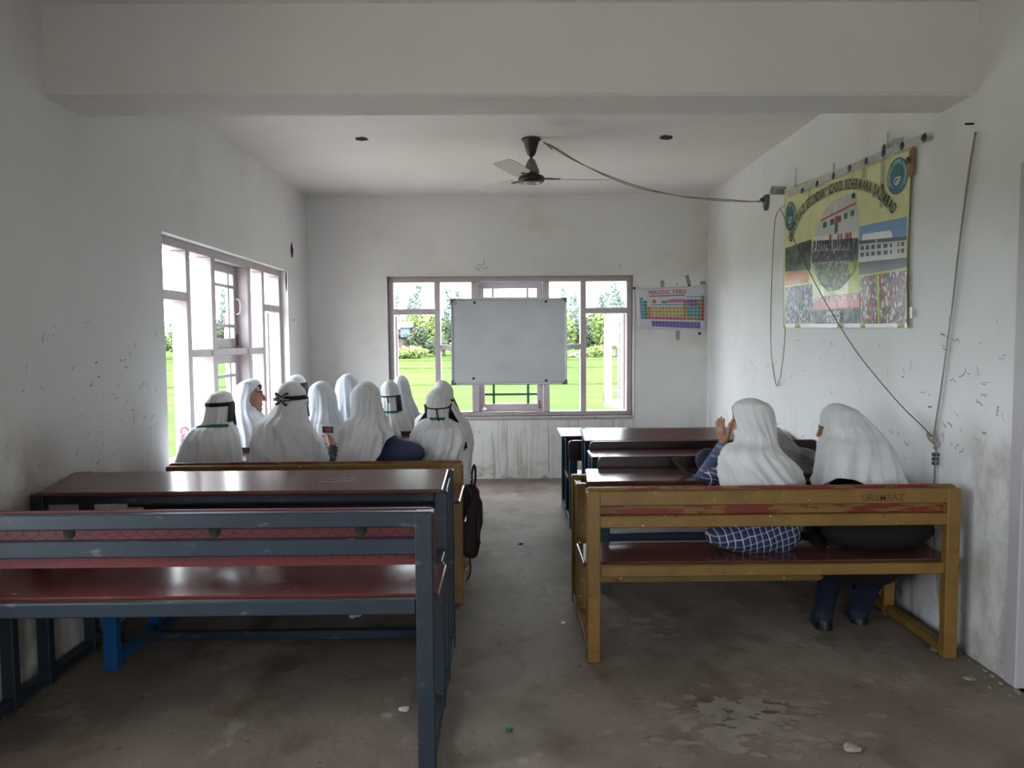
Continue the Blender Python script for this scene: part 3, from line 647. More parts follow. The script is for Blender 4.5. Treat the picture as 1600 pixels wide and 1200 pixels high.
# right-hand column
R1 = desk_bench('mustard-yellow desk bench with peeling red backrest by the right wall', 0.337, 1.885, 3.02, 'steel_yellow', 'laminate_maroon', 'laminate_maroon', 'board_peeling',
                zback=0.725, zb0=0.585, zseat=0.412, desk=(3.46, .675, 3.80, .675), skew=(.05, 0, 0, .08), overhang=0.0)
desk_bench('dark teal desk bench right behind the desk with the navy backpack', 0.498, 1.90, 3.875, 'steel_teal', 'laminate_maroon', 'laminate_maroon', 'board_black', zback=0.728, zb0=0.585, desk=(4.19, .675, 4.44, .675), style='panel', overhang=0.0)
desk_bench('dark teal desk bench third from the viewer along the right wall', 0.53, 1.915, 4.53, 'steel_teal', 'laminate_maroon', 'laminate_maroon', 'board_black', zback=0.716, zb0=0.575, desk=(4.86, .675, 5.13, .722), style='panel', overhang=0.005)
desk_bench('low dark teal desk bench nearest the back wall on the right', 0.458, 1.86, 5.205, 'steel_teal', 'laminate_maroon', 'laminate_maroon', 'board_black', zback=0.63, zb0=0.49, zseat=0.365, seat_d=0.27, desk=(5.53, .62, 6.02, .62), style='panel', overhang=0.03)
# name scratched on the yellow back rail
tv, tf = text2d('URSMSAZ')
rl = [o for o in R1.children if o.name.startswith('back_rail')][0]
pyd('scratched_name', [(1.56 + x * .042, 3.02 - 0.0185, 0.672 + y * .042) for x, y in tv], tf, 'pencil_mark', rl)

# ------------------------------------------------------------------ whiteboard
mat('board_white', (184, 186, 190), 0.28, 0.05, 2.5, layers=(((168, 168, 172), (3, 3, 5), 0.5, 0.75, 0.6), ((140, 140, 146), (5, 5, 30), 0.62, 0.76, 0.35)))
mat('aluminium', (176, 180, 184), 0.35, 0.05, 5, metal=0.8)
mat('plastic_grey', (96, 102, 108), 0.5, 0.08, 8)
mat('screw_dark', (52, 50, 50), 0.5, 0.1, 8, metal=0.5)
YW = YB - 0.045
p0, p1 = at(704, 466.5, Y=YW), at(886, 600, Y=YW); x0, x1, z0, z1 = p0.x, p1.x, p1.z, p0.z
wbd = empty('whiteboard', ((x0 + x1) / 2, YW, z0)); tag(wbd, 'grey-white aluminium-framed whiteboard hung over the back window', 'whiteboard')
box('panel', (x0 + .012, YW - 0.002, z0 + .012), (x1 - .012, YW + .012, z1 - .012), 'board_white', wbd, 0.001)
for a, b_ in (((x0 + .02, YW - .009, z1 - .02), (x1 - .02, YW + .016, z1)), ((x0 + .02, YW - .009, z0), (x1 - .02, YW + .016, z0 + .02)), ((x0, YW - .009, z0 + .02), (x0 + .02, YW + .016, z1 - .02)), ((x1 - .02, YW - .009, z0 + .02), (x1, YW + .016, z1 - .02))):
    box('frame_rail', a, b_, 'aluminium', wbd, 0.004)
for x, z, sx, sz in ((x0, z0, 1, 1), (x1, z0, -1, 1), (x0, z1, 1, -1), (x1, z1, -1, -1)):
    L_ = .045
    prism('corner_cap', [(x - sx * .003, z - sz * .003), (x + sx * L_, z - sz * .003), (x + sx * L_, z + sz * .022), (x + sx * .022, z + sz * .022), (x + sx * .022, z + sz * L_), (x - sx * .003, z + sz * L_)], 'Y', YW - .013, YW + .018, 'plastic_grey', wbd)
for px, py in ((741.5, 473), (853, 471), (740, 591.5), (853.5, 594.5)):
    q = at(px, py, Y=YW - .004); lathe('mounting_screw', [(0, .004), (.011, .003), (.013, 0)], (q.x, YW - .002, q.z), 'screw_dark', wbd, 14, axis=(0, -1, 0))
for (u, v_) in ((0.02, 0.02), (0.03, 0.035)):
    pass
tv, tf = text2d('///'); pyd('maker_mark', [(x0 + .05 + x * .03, YW - .0032, z1 - .062 + y * .04) for x, y in tv], tf, 'plastic_grey', wbd)
# brackets that carry the board on the window posts
for bx in (x0 + .24, x1 - .26):
    box('bracket', (bx, YW + .012, z1 - .05), (bx + .03, YB + 0.03, z1 - .03), 'aluminium', wbd, 0.002)
    box('bracket', (bx, YW + .012, z0 + .03), (bx + .03, YB + 0.03, z0 + .05), 'aluminium', wbd, 0.002)

# ------------------------------------------------------------------ printed sheets
def crowd(name, palette, scale, rough=0.35, stretch=(1, 1, 1)):
    m = bpy.data.materials.new(name); m.use_nodes = True; MATS[name] = m; t = m.node_tree; N, L = t.nodes, t.links; p = N['Principled BSDF']
    g = N.new('ShaderNodeNewGeometry'); mp = N.new('ShaderNodeMapping'); mp.inputs['Scale'].default_value = tuple(scale * s for s in stretch); L.new(g.outputs['Position'], mp.inputs['Vector'])
    n0 = N.new('ShaderNodeTexNoise'); n0.inputs['Scale'].default_value = .6; L.new(mp.outputs[0], n0.inputs['Vector'])
    add = N.new('ShaderNodeVectorMath'); add.operation = 'ADD'; L.new(mp.outputs[0], add.inputs[0]); L.new(n0.outputs['Color'], add.inputs[1])
    v = N.new('ShaderNodeTexVoronoi'); v.inputs['Scale'].default_value = 1.0; L.new(add.outputs[0], v.inputs['Vector'])
    sp = N.new('ShaderNodeSeparateColor'); L.new(v.outputs['Color'], sp.inputs[0])
    r = N.new('ShaderNodeValToRGB'); r.color_ramp.interpolation = 'CONSTANT'; e = r.color_ramp.elements
    e[0].position = 0; e[0].color = lin(palette[0]) + (1,); e[1].position = 1.0 / len(palette); e[1].color = lin(palette[1]) + (1,)
    for i, c in enumerate(palette[2:], 2): q = e.new(i / len(palette)); q.color = lin(c) + (1,)
    L.new(sp.outputs[0], r.inputs[0]); L.new(r.outputs[0], p.inputs['Base Color']); p.inputs['Roughness'].default_value = rough
    bp = N.new('ShaderNodeBump'); bp.inputs['Strength'].default_value = .5; bp.inputs['Distance'].default_value = .01; n1 = N.new('ShaderNodeTexNoise'); n1.inputs['Scale'].default_value = 22; n1.inputs['Detail'].default_value = 4; L.new(g.outputs['Position'], n1.inputs['Vector']); L.new(n1.outputs['Fac'], bp.inputs['Height']); L.new(bp.outputs[0], p.inputs['Normal'])
    return m
for nm, c in (('print_yellow', (212, 212, 158)), ('print_lime', (168, 182, 52)), ('print_red', (186, 52, 52)), ('print_black', (28, 28, 28)), ('print_white', (226, 226, 224)), ('print_teal', (28, 108, 126)), ('print_orange', (196, 124, 66)),
              ('print_sky', (112, 152, 196)), ('print_skygrey', (186, 188, 190)), ('print_building', (196, 198, 196)), ('print_window', (66, 86, 92)), ('print_roof', (86, 90, 96)), ('print_asphalt', (84, 86, 84)), ('print_green', (56, 104, 68)), ('print_trouser', (44, 42, 48)), ('print_brown', (140, 82, 52))):
    mat(nm, c, 0.30, 0.05, 12, bump=.30, bscale=16, bstretch=(1, 1, .35))
crowd('print_crowd_blue', [(70, 80, 96), (150, 156, 170), (196, 200, 206), (92, 100, 120), (54, 60, 70)], 105, stretch=(1, 1, .45))
crowd('print_crowd_red', [(60, 62, 66), (176, 60, 66), (196, 190, 186), (90, 80, 74), (128, 110, 92), (70, 76, 96)], 85, stretch=(1, 1, .6))
crowd('print_foliage', [(48, 60, 50), (66, 84, 62), (92, 104, 88), (40, 46, 46)], 30)
crowd('print_lawn', [(96, 112, 82), (120, 130, 104), (84, 104, 82), (150, 160, 146)], 34, stretch=(1, 1, 1.6))
crowd('print_dark', [(52, 54, 62), (74, 78, 88), (40, 46, 44), (96, 98, 104)], 40)
mat('tape_clear', (206, 206, 202), 0.25, 0.1, 40, layers=(((96, 98, 108), (90, 90, 160), 0.56, 0.62, 0.8),))
mat('tape_logo', (38, 42, 66), 0.4, 0.1, 40)
mat('tape_grey', (138, 136, 130), 0.3, 0.15, 60, layers=(((88, 86, 86), (60, 60, 140), 0.55, 0.62, 0.7),))
for nm_ in ('tape_grey', 'tape_clear'):
    t_ = MATS[nm_].node_tree; o_ = t_.nodes['Material Output']; pr_ = t_.nodes['Principled BSDF']; mx_ = t_.nodes.new('ShaderNodeMixShader'); tb_ = t_.nodes.new('ShaderNodeBsdfTransparent')
    mx_.inputs[0].default_value = .72 if nm_ == 'tape_grey' else .3; t_.links.new(pr_.outputs[0], mx_.inputs[1]); t_.links.new(tb_.outputs[0], mx_.inputs[2]); t_.links.new(mx_.outputs[0], o_.inputs[0])

TL, TR, BL, BR = at(1229, 296, X=XR), at(1430, 224, X=XR), at(1229, 512, X=XR), at(1420, 512, X=XR)
def ban(s, t, off=0.0):
    a = TL.lerp(TR, s); b_ = BL.lerp(BR, s); q = a.lerp(b_, t)
    wv = 0.012 + 0.007 * math.sin(s * 9 + t * 2) * (0.3 + t) + 0.004 * math.sin(s * 31 + 3 * t) * t + 0.012 * (s > .93) * (s - .93) / .07 * t
    return Vector((XR - wv - 0.004 - off, q.y, q.z))
def ban_st(px, py):
    q = at(px, py, X=XR - 0.015); s, t = .5, .5
    for _ in range(25):
        yl = TL.y + (BL.y - TL.y) * t; yr = TR.y + (BR.y - TR.y) * t; s = (yl - q.y) / (yl - yr)
        zt = TL.z + (TR.z - TL.z) * s; zb = BL.z + (BR.z - BL.z) * s; t = (zt - q.z) / (zt - zb)
    return s, t
banner = empty('school_banner', (XR - .02, (TL.y + TR.y) / 2, BL.z)); tag(banner, 'pale yellow-green vinyl school banner taped high on the right wall', 'banner')
def sheet(name, q4, m, off, nx=10, ny=10, parent=banner, fn=ban):
    """q4: four (s,t) corners tl,tr,br,bl"""
    v = []; f = []
    for j in range(ny + 1):
        for i in range(nx + 1):
            a, b_ = i / nx, j / ny
            top = (q4[0][0] + (q4[1][0] - q4[0][0]) * a, q4[0][1] + (q4[1][1] - q4[0][1]) * a); bot = (q4[3][0] + (q4[2][0] - q4[3][0]) * a, q4[3][1] + (q4[2][1] - q4[3][1]) * a)
            v.append(fn(top[0] + (bot[0] - top[0]) * b_, top[1] + (bot[1] - top[1]) * b_, off))
    for j in range(ny):
        for i in range(nx): f.append((j * (nx + 1) + i, (j + 1) * (nx + 1) + i, (j + 1) * (nx + 1) + i + 1, j * (nx + 1) + i + 1))
    return pyd(name, v, f, m, parent, True)
def pq(name, pts, m, off=.0012, n=6): return sheet(name, [ban_st(*p) for p in pts], m, off, n, n)
vs_, fs_ = [], []
body = sheet('vinyl_sheet', [(0, 0), (1, 0), (1, 1), (0, 1)], 'print_yellow', 0.0, 48, 24)
so = body.modifiers.new('thickness', 'SOLIDIFY'); so.thickness = 0.0015; so.offset = -1
pq('foliage_photo', [(1229, 388), (1268, 374), (1266, 421), (1229, 425)], 'print_foliage')
pq('orange_panel', [(1229, 426), (1264, 420), (1262, 441), (1229, 447)], 'print_orange')
pq('crowd_photo', [(1229, 449), (1268, 443), (1269, 504), (1229, 506)], 'print_crowd_blue')
pq('lime_field', [(1264, 421), (1345, 408), (1345, 458), (1268, 464)], 'print_lime', .0010)
pq('red_strip', [(1268, 464), (1346, 457), (1346, 480), (1270, 485)], 'print_red', .0022)
pq('phone_panel', [(1270, 485), (1346, 480), (1346, 505), (1270, 506)], 'print_dark', .0014)
pq('assembly_photo', [(1347, 433), (1419.5, 421), (1419.5, 505), (1347, 506)], 'print_crowd_red', .0014)
pq('lime_line', [(1344, 429), (1419.5, 417), (1419.5, 421), (1344, 433)], 'print_lime', .0018)
pq('yellow_pole', [(1373, 430), (1376, 429), (1375, 505), (1372, 505)], 'print_lime', .0024)
pq('bottom_margin', [(1229, 506), (1420, 505), (1420, 512), (1229, 512)], 'print_white', .0012, 12)
# building photo on the right
pq('sky_photo', [(1344, 354), (1419, 338), (1419, 375), (1344, 388)], 'print_sky', .0014)
pq('cloud', [(1350, 366), (1392, 360), (1400, 374), (1346, 384)], 'print_white', .0020)
pq('photo_building', [(1344, 381), (1419, 371), (1419, 402), (1344, 410)], 'print_building', .0022)
pq('photo_roof', [(1344, 376), (1419, 369), (1419, 375), (1344, 382)], 'print_roof', .0026)
pq('photo_road', [(1344, 408), (1419, 399), (1419, 418), (1344, 430)], 'print_asphalt', .0020)
for i in range(8):
    for j in range(2):
        x = 1346.5 + i * 9; y = 384.5 - i * .9 + j * 10.5; pq('photo_window', [(x, y), (x + 5.5, y - .6), (x + 5.5, y + 6), (x, y + 6.6)], 'print_window', .0028, 1)
# lens-shaped assembly photo in the middle: strips from sky to lawn
rows = [(304, 1318, 1334, 'print_skygrey'), (312, 1303, 1338, 'print_skygrey'), (322, 1292, 1340, 'print_skygrey'), (334, 1284, 1341, 'print_building'), (347, 1279, 1342, 'print_building'), (360, 1275, 1343, 'print_building'), (374, 1271, 1343, 'print_crowd_blue'),
        (392, 1268, 1343, 'print_dark'), (408, 1268, 1342, 'print_lawn'), (424, 1272, 1339, 'print_lawn'), (440, 1280, 1328, 'print_lawn'), (454, 1293, 1312, 'print_lawn')]
for (y0, a0, b0, m_), (y1, a1, b1, _) in zip(rows, rows[1:]):
    pq('assembly_strip', [(a0, y0 + 2), (b0, y0 - 2), (b1, y1 - 2), (a1, y1 + 2)], m_, .0020, 4)
pq('photo_roof', [(1283, 343), (1338, 316), (1338, 319), (1283, 346)], 'print_red', .0026, 3)
for i in range(5):
    x = 1286 + i * 11; y = 348 - i * 4.6; pq('photo_window', [(x, y), (x + 6, y - 2.4), (x + 6, y + 7), (x, y + 9)], 'print_window', .0028, 1)
pq('flag_pole', [(1305, 316), (1306.2, 316), (1303.6, 395), (1302.4, 395)], 'print_white', .0032, 2)
pq('flag', [(1304.5, 338), (1310, 336), (1309, 348), (1304, 350)], 'print_red', .0034, 2); pq('flag', [(1304, 350), (1309, 348), (1308, 362), (1303.5, 366)], 'print_green', .0034, 2)
Rb = random.Random(3)
for i in range(17):
    x = 1272 + i * 4.1 + Rb.uniform(-.6, .6); y = 370 - i * .5; h = 14 + i * .5
    pq('figure', [(x, y), (x + 2.8, y - .3), (x + 2.8, y + h * .45), (x, y + h * .45)], 'print_red' if i in (6, 9, 10, 12, 13, 14) else 'print_white', .0034, 1)
    pq('figure', [(x + .2, y + h * .45), (x + 2.7, y + h * .45), (x + 2.4, y + h * 1.25), (x + .4, y + h * 1.25)], 'print_trouser', .0034, 1)
# round crests
def crest(px, py, r=.097):
    s0, t0 = ban_st(px, py); q = ban(s0, t0)
    W_ = (TL - TR).length; H_ = (TL - BL).length
    def disc(name, rr, m, off, parent=banner, r0=None):
        v, f = [], []; n = 28
        for k in range(n):
            a = 2 * math.pi * k / n; v.append(ban(s0 + rr * math.cos(a) / W_, t0 - rr * math.sin(a) / H_, off))
        if r0 is None: return pyd(name, v, [tuple(range(n))], m, parent)
        for k in range(n):
            a = 2 * math.pi * k / n; v.append(ban(s0 + r0 * math.cos(a) / W_, t0 - r0 * math.sin(a) / H_, off))
        return pyd(name, v, [(k, (k + 1) % n, n + (k + 1) % n, n + k) for k in range(n)], m, parent)
    c = disc('crest', r, 'print_teal', .0026)
    disc('crest_ring', r * .98, 'print_green', .0030, c, r * .93); disc('crest_ring', r * .72, 'print_skygrey', .0030, c, r * .69)
    for k, ch in enumerate('SECONDARY SCHOOL BICHERWARA'):
        if ch == ' ': continue
        a = math.radians(215 - k * 9.6); tv, tf = text2d(ch); sz = r * .2; cx, cy = r * .76 * math.cos(a), r * .76 * math.sin(a); b_ = a - math.pi / 2
        pyd('crest_letter', [ban(s0 + (cx + (x * math.cos(b_) - y * math.sin(b_)) * sz) / W_, t0 - (cy + (x * math.sin(b_) + y * math.cos(b_)) * sz) / H_, .0034) for x, y in tv], tf, 'print_white', c)
    for sg in (-1, 1):
        pyd('crest_leaf', [ban(s0 + sg * x * r / W_, t0 - y * r / H_, .0032) for x, y in ((0, -.1), (.42, .1), (.5, .5), (.22, .22), (.1, .5))], [(0, 1, 2, 3, 4)], 'print_green', c)
    tv, tf = text2d('GP'); pyd('crest_letter', [ban(s0 + x * r * .5 / W_, t0 - (y - .75) * r * .62 / H_, .0036) for x, y in tv], tf, 'print_white', c)
crest(1404, 275); crest(1236, 338)
# arched school name
base_pts = [(1238.5, 380), (1243, 362), (1249, 348.5), (1261, 329), (1276, 316.5), (1294, 306), (1308, 300), (1322, 296.5), (1335, 295.5), (1347, 297), (1357, 299.5), (1367, 304), (1375, 310), (1382, 317), (1390, 326), (1397, 336)]
path = crom([Vector((*ban_st(*p), 0)) for p in base_pts], 6)
W_ = (TL - TR).length; H_ = (TL - BL).length
P2 = [Vector((q.x * W_, -q.y * H_)) for q in path]
cum = [0]
for a, b_ in zip(P2, P2[1:]): cum.append(cum[-1] + (b_ - a).length)
msg = 'GREEN PEACE SECONDARY SCHOOL BICHERWARA QAZIABAD'
def adv(ch): 
    if ch == ' ': return .38
    xs = [x for x, y in text2d(ch)[0]]; return (max(xs) - min(xs)) + .15
tot = sum(adv(c) for c in msg); sc_x = cum[-1] / tot; pos = 0; V, Fc = [], []
sz_y = 0.088
for ch in msg:
    a_ = adv(ch); mid = (pos + a_ / 2) * sc_x; pos += a_
    if ch == ' ': continue
    i = min(max(np.searchsorted(cum, mid) - 1, 0), len(P2) - 2); k = (mid - cum[i]) / max(cum[i + 1] - cum[i], 1e-9)
    c0 = P2[i].lerp(P2[i + 1], k); tg = (P2[min(i + 2, len(P2) - 1)] - P2[max(i - 1, 0)]).normalized(); nr = Vector((-tg.y, tg.x))
    tv, tf = text2d(ch); i0 = len(V); cxm = (max(x for x, y in tv) + min(x for x, y in tv)) / 2
    for x, y in tv:
        for dx in (0,):
            w2 = c0 + tg * ((x - cxm) * sc_x * .98) + nr * (y * sz_y); V.append(ban(w2.x / W_, -w2.y / H_, .006))
    Fc += [tuple(i0 + j for j in q) for q in tf]
    for sh_ in (-.03, .03):
        i0 = len(V)
        for x, y in tv:
            w2 = c0 + tg * ((x - cxm + sh_) * sc_x * .98) + nr * (y * sz_y); V.append(ban(w2.x / W_, -w2.y / H_, .006))
        Fc += [tuple(i0 + j for j in q) for q in tf]
pyd('school_name', V, Fc, 'print_black', banner)
def flat_text(s, px0, px1, py, hpx, m, off=.008, slope=0.0):
    tv, tf = text2d(s); xs = [x for x, y in tv]; a, b_ = min(xs), max(xs)
    v = [ban(*ban_st(px0 + (x - a) / (b_ - a) * (px1 - px0), py - y / .7 * hpx + slope * (x - a) / (b_ - a)), off) for x, y in tv]
    return pyd('printed_line', v, tf, m, banner)
flat_text('LIGHTS FOR GUIDING THE GLOBE', 1269.5, 1343, 472.5, 8, 'print_white', slope=-5)
flat_text('94541547', 1292, 1318, 493.5, 7, 'print_white', slope=-1); flat_text('97971077', 1292, 1318, 504, 8, 'print_white', slope=-1)
# tape: one long strip along the top edge plus short tabs
def tape(name, a, b_, w_, m, off=.006, parent=banner):
    p, q = at(*a, X=XR - off), at(*b_, X=XR - off); d = (q - p).normalized(); n_ = Vector((1, 0, 0)).cross(d).normalized()
    v = [];
    for o_ in (0, .0012): v += [p + n_ * w_ / 2 + Vector((-o_, 0, 0)), q + n_ * w_ / 2 + Vector((-o_, 0, 0)), q - n_ * w_ / 2 + Vector((-o_, 0, 0)), p - n_ * w_ / 2 + Vector((-o_, 0, 0))]
    return pyd(name, v, [(0, 1, 2, 3), (7, 6, 5, 4), (0, 4, 5, 1), (1, 5, 6, 2), (2, 6, 7, 3), (3, 7, 4, 0)], m, parent)
tp = tape('tape_strip', (1231, 303), (1446, 214.5), .042, 'tape_clear', .03)
for px, py in ((1253, 298), (1276.5, 287), (1302, 275), (1327, 263), (1353, 251.5), (1380, 239), (1381, 231.5), (1409, 228), (1444, 215)):
    q = at(px, py, X=XR - .033); lathe('tape_dot', [(0, .0015), (.019, .0012), (.02, 0)], q, 'tape_logo', tp, 14, axis=(-1, 0, 0))
for px, py in ((1333, 306), (1418, 250), (1378, 292)):
    q = at(px, py, X=XR - .024); lathe('tape_dot', [(0, .0015), (.016, .0012), (.017, 0)], q, 'tape_logo', banner, 14, axis=(-1, 0, 0))
for a, b_, w_ in (((1388, 206), (1388, 234), .03), ((1379, 238), (1377, 325), .028), ((1303.5, 255), (1302, 278), .028), ((1244, 262), (1243, 296), .03), ((1265, 290), (1264, 312), .02), ((1350, 254), (1349, 278), .026), ((1333, 262), (1332.5, 282), .012), ((1396, 222), (1412, 219), .03)):
    tape('tape_tab', a, b_, w_, 'tape_grey', .027)
pq('corner_stain', [(1422, 236), (1430, 232), (1428, 275), (1421, 277)], 'print_brown', .0012, 3)
tape('paper_tab', (1423.5, 480), (1423.5, 497), .02, 'print_white', .02)

# periodic table on the back wall
PT = [at(992, 452, Y=YB), at(1102.5, 446, Y=YB), at(1101, 516, Y=YB), at(996, 511, Y=YB)]
def pt_(s, t, off=0.0):
    a = PT[0].lerp(PT[1], s); b_ = PT[3].lerp(PT[2], s); q = a.lerp(b_, t)
    return Vector((q.x, YB - .014 - .006 * math.sin(s * 7 + t * 2) * t - .008 * max(0, s - .85) / .15 * 0 - off - (.025 * max(0, t - .92) / .08 * math.sin(s * 3.1) ** 2), q.z))
for nm, c in (('pt_paper', (206, 204, 214)), ('pt_blue', (104, 160, 196)), ('pt_green', (96, 150, 118)), ('pt_gold', (198, 178, 112)), ('pt_pink', (198, 112, 152)), ('pt_orange', (192, 132, 72)), ('pt_red', (196, 72, 62)), ('pt_violet', (120, 112, 168)), ('pt_teal', (86, 160, 160)), ('pt_purple', (150, 82, 142)), ('pt_olive', (166, 164, 60)), ('pt_title', (170, 40, 52)), ('pt_ink', (40, 44, 60)), ('pt_brown', (150, 116, 70))):
    mat(nm, c, 0.4, 0.04, 20)
chart = empty('periodic_table_chart', ((PT[0].x + PT[1].x) / 2, YB - .01, PT[2].z)); tag(chart, 'glossy periodic table chart taped beside the back window', 'chart')
sh = sheet('chart_sheet', [(0, 0), (1, 0), (1, 1), (0, 1)], 'pt_paper', 0.0, 24, 12, chart, pt_)
so = sh.modifiers.new('thickness', 'SOLIDIFY'); so.thickness = 0.001; so.offset = -1
ELEM = [(1,1,'H'),(18,1,'He'),(1,2,'Li'),(2,2,'Be'),(13,2,'B'),(14,2,'C'),(15,2,'N'),(16,2,'O'),(17,2,'F'),(18,2,'Ne'),(1,3,'Na'),(2,3,'Mg'),(13,3,'Al'),(14,3,'Si'),(15,3,'P'),(16,3,'S'),(17,3,'Cl'),(18,3,'Ar')]
for r_, names in ((4, 'K Ca Sc Ti V Cr Mn Fe Co Ni Cu Zn Ga Ge As Se Br Kr'), (5, 'Rb Sr Y Zr Nb Mo Tc Ru Rh Pd Ag Cd In Sn Sb Te I Xe'), (6, 'Cs Ba La Hf Ta W Re Os Ir Pt Au Hg Tl Pb Bi Po At Rn'), (7, 'Fr Ra Ac Rf Db Sg Bh Hs Mt Ds Rg Cn Nh Fl Mc Lv Ts Og')):
    ELEM += [(i + 1, r_, n_) for i, n_ in enumerate(names.split())]
for r_, names in ((8.35, 'Ce Pr Nd Pm Sm Eu Gd Tb Dy Ho Er Tm Yb Lu'), (9.25, 'Th Pa U Np Pu Am Cm Bk Cf Es Fm Md No Lr')):
    ELEM += [(i + 4, r_, n_) for i, n_ in enumerate(names.split())]
cells = {}
tx = [[], []]
for c_, r_, n_ in ELEM:
    s0, t0 = .055 + (c_ - 1) * .0515, .225 + (r_ - 1) * .081
    if c_ == 1: k = 'pt_blue'
    elif c_ == 2: k = 'pt_green'
    elif c_ == 18: k = 'pt_red' if r_ > 1 else 'pt_teal'
    elif r_ >= 8: k = 'pt_violet'
    elif c_ == 17: k = 'pt_green'
    elif r_ == 7: k = 'pt_pink' if c_ < 12 else 'pt_orange'
    elif c_ >= 13: k = 'pt_purple' if r_ <= 2 or (r_ == 3 and c_ > 14) else ('pt_teal' if c_ > 13 else 'pt_orange')
    elif c_ == 3: k = 'pt_orange'
    else: k = 'pt_gold'
    cells.setdefault(k, []).append((s0, t0))
    tv, tf = text2d(n_); i0 = len(tx[0]); tx[0] += [pt_(s0 + .024 + x * .026, t0 + .055 - y * .052, .0016) for x, y in tv]; tx[1] += [tuple(i0 + j for j in q) for q in tf]
for k, L_ in cells.items():
    v, f = [], []
    for s0, t0 in L_:
        i0 = len(v); v += [pt_(s0, t0, .001), pt_(s0, t0 + .075, .001), pt_(s0 + .049, t0 + .075, .001), pt_(s0 + .049, t0, .001)]; f.append((i0, i0 + 1, i0 + 2, i0 + 3))
    pyd('element_cells', v, f, k, chart)
pyd('element_symbols', tx[0], tx[1], 'pt_ink', chart)
def ptext(s, s0, s1, t0, h, m):
    tv, tf = text2d(s); xs = [x for x, y in tv]; a, b_ = min(xs), max(xs)
    pyd('printed_line', [pt_(s0 + (x - a) / (b_ - a) * (s1 - s0), t0 - y / .7 * h, .0016) for x, y in tv], tf, m, chart)
ptext('PERIODIC TABLE', .19, .72, .155, .095, 'pt_title')
def pbox(s0, s1, t0, t1, m): sheet('printed_block', [(s0, t0), (s1, t0), (s1, t1), (s0, t1)], m, .0012, 4, 1, chart, pt_)
pbox(.19, .70, .185, .215, 'pt_brown'); pbox(.235, .285, .29, .38, 'pt_brown'); pbox(.36, .45, .32, .38, 'pt_green'); pbox(.46, .70, .29, .37, 'pt_pink'); pbox(.20, .70, .405, .435, 'pt_blue'); pbox(.72, .97, .235, .262, 'pt_blue')
pbox(.76, .84, .93, .97, 'pt_olive')
for o_ in chart.children:
    if o_.name.startswith(('element_cells', 'element_symbols')): o_['kind'] = 'stuff'
def btape(a, b_, w_, m='tape_grey', parent=chart):
    p, q = at(*a, Y=YB - .004), at(*b_, Y=YB - .004); d = (q - p).normalized(); n_ = Vector((0, 1, 0)).cross(d).normalized(); v = []
    for o_ in (0, .0012): v += [p + n_ * w_ / 2 + Vector((0, -o_, 0)), q + n_ * w_ / 2 + Vector((0, -o_, 0)), q - n_ * w_ / 2 + Vector((0, -o_, 0)), p - n_ * w_ / 2 + Vector((0, -o_, 0))]
    pyd('tape_tab', v, [(0, 1, 2, 3), (7, 6, 5, 4), (0, 4, 5, 1), (1, 5, 6, 2), (2, 6, 7, 3), (3, 7, 4, 0)], m, parent)
for a, b_ in (((1035, 438.5), (1035, 449)), ((1073, 430), (1077, 445)), ((1094, 442), (1103, 442)), ((1059, 517), (1059, 531))): btape(a, b_, .035)
for px, py in ((1077, 447), (991, 450.5), (1093, 521)):
    q = at(px, py, Y=YB - .008); lathe('tape_dot', [(0, .0015), (.013, .0012), (.014, 0)], q, 'tape_logo', chart, 12, axis=(0, -1, 0))

# ------------------------------------------------------------------ ceiling fan
mat('fan_dark', (42, 34, 36), 0.4, 0.1, 10); mat('fan_grey', (112, 108, 96), 0.45, 0.1, 10); mat('fan_blade', (206, 202, 192), 0.4, 0.05, 5); mat('fan_cap', (150, 146, 140), 0.2, 0.05, 5, metal=0.6)
fp = at(830, 217, Z=CEIL); fx, fy = fp.x, fp.y
fan = empty('ceiling_fan', (fx, fy, CEIL)); tag(fan, 'dark three-blade ceiling fan with tapered canopy', 'fan')
lathe('canopy', [(.066, 0), (.068, -.008), (.056, -.016), (.050, -.03), (.030, -.10), (.016, -.118), (.010, -.122)], (fx, fy, CEIL), 'fan_dark', fan)
lathe('down_rod', [(.009, -.115), (.009, -.24)], (fx, fy, CEIL), 'fan_dark', fan, 12)
lathe('lower_cup', [(.010, -.132), (.024, -.142), (.050, -.205), (.056, -.225), (.05, -.232), (.012, -.232)], (fx, fy, CEIL), 'fan_grey', fan)
mo = lathe('motor', [(.02, -.232), (.055, -.242), (.084, -.254), (.090, -.262), (.090, -.282), (.080, -.294), (.055, -.30)], (fx, fy, CEIL), 'fan_dark', fan)
lathe('motor_cap', [(.072, -.2955), (.05, -.303), (.02, -.306), (0, -.307)], (fx, fy, CEIL), 'fan_cap', mo)
for k in range(3):
    a = math.radians(8 + 120 * k); ux, uy = math.cos(a), math.sin(a); vx, vy = -uy, ux; zc = CEIL - .27
    v, f = [], []
    prof = [(.16, .05, .01), (.22, .058, .010), (.40, .066, .008), (.52, .064, .006), (.545, .05, .006)]
    for (r_, hw, tw) in prof:
        for (sg, th_) in ((-1, .0), (-1, .004), (1, .004), (1, .0)): v.append((fx + ux * r_ + vx * hw * sg, fy + uy * r_ + vy * hw * sg, zc + sg * tw * 1.2 + th_))
    n_ = len(prof)
    for i in range(n_ - 1):
        for j in range(4): f.append((i * 4 + j, i * 4 + (j + 1) % 4, (i + 1) * 4 + (j + 1) % 4, (i + 1) * 4 + j))
    f += [(3, 2, 1, 0), tuple((n_ - 1) * 4 + j for j in range(4))]
    bl = pyd('blade', v, f, 'fan_blade', fan)
    bar('blade_arm', (fx + ux * .08, fy + uy * .08, zc + .004), (fx + ux * .2, fy + uy * .2, zc + .002), .006, .034, 'fan_dark', bl, 0.001)

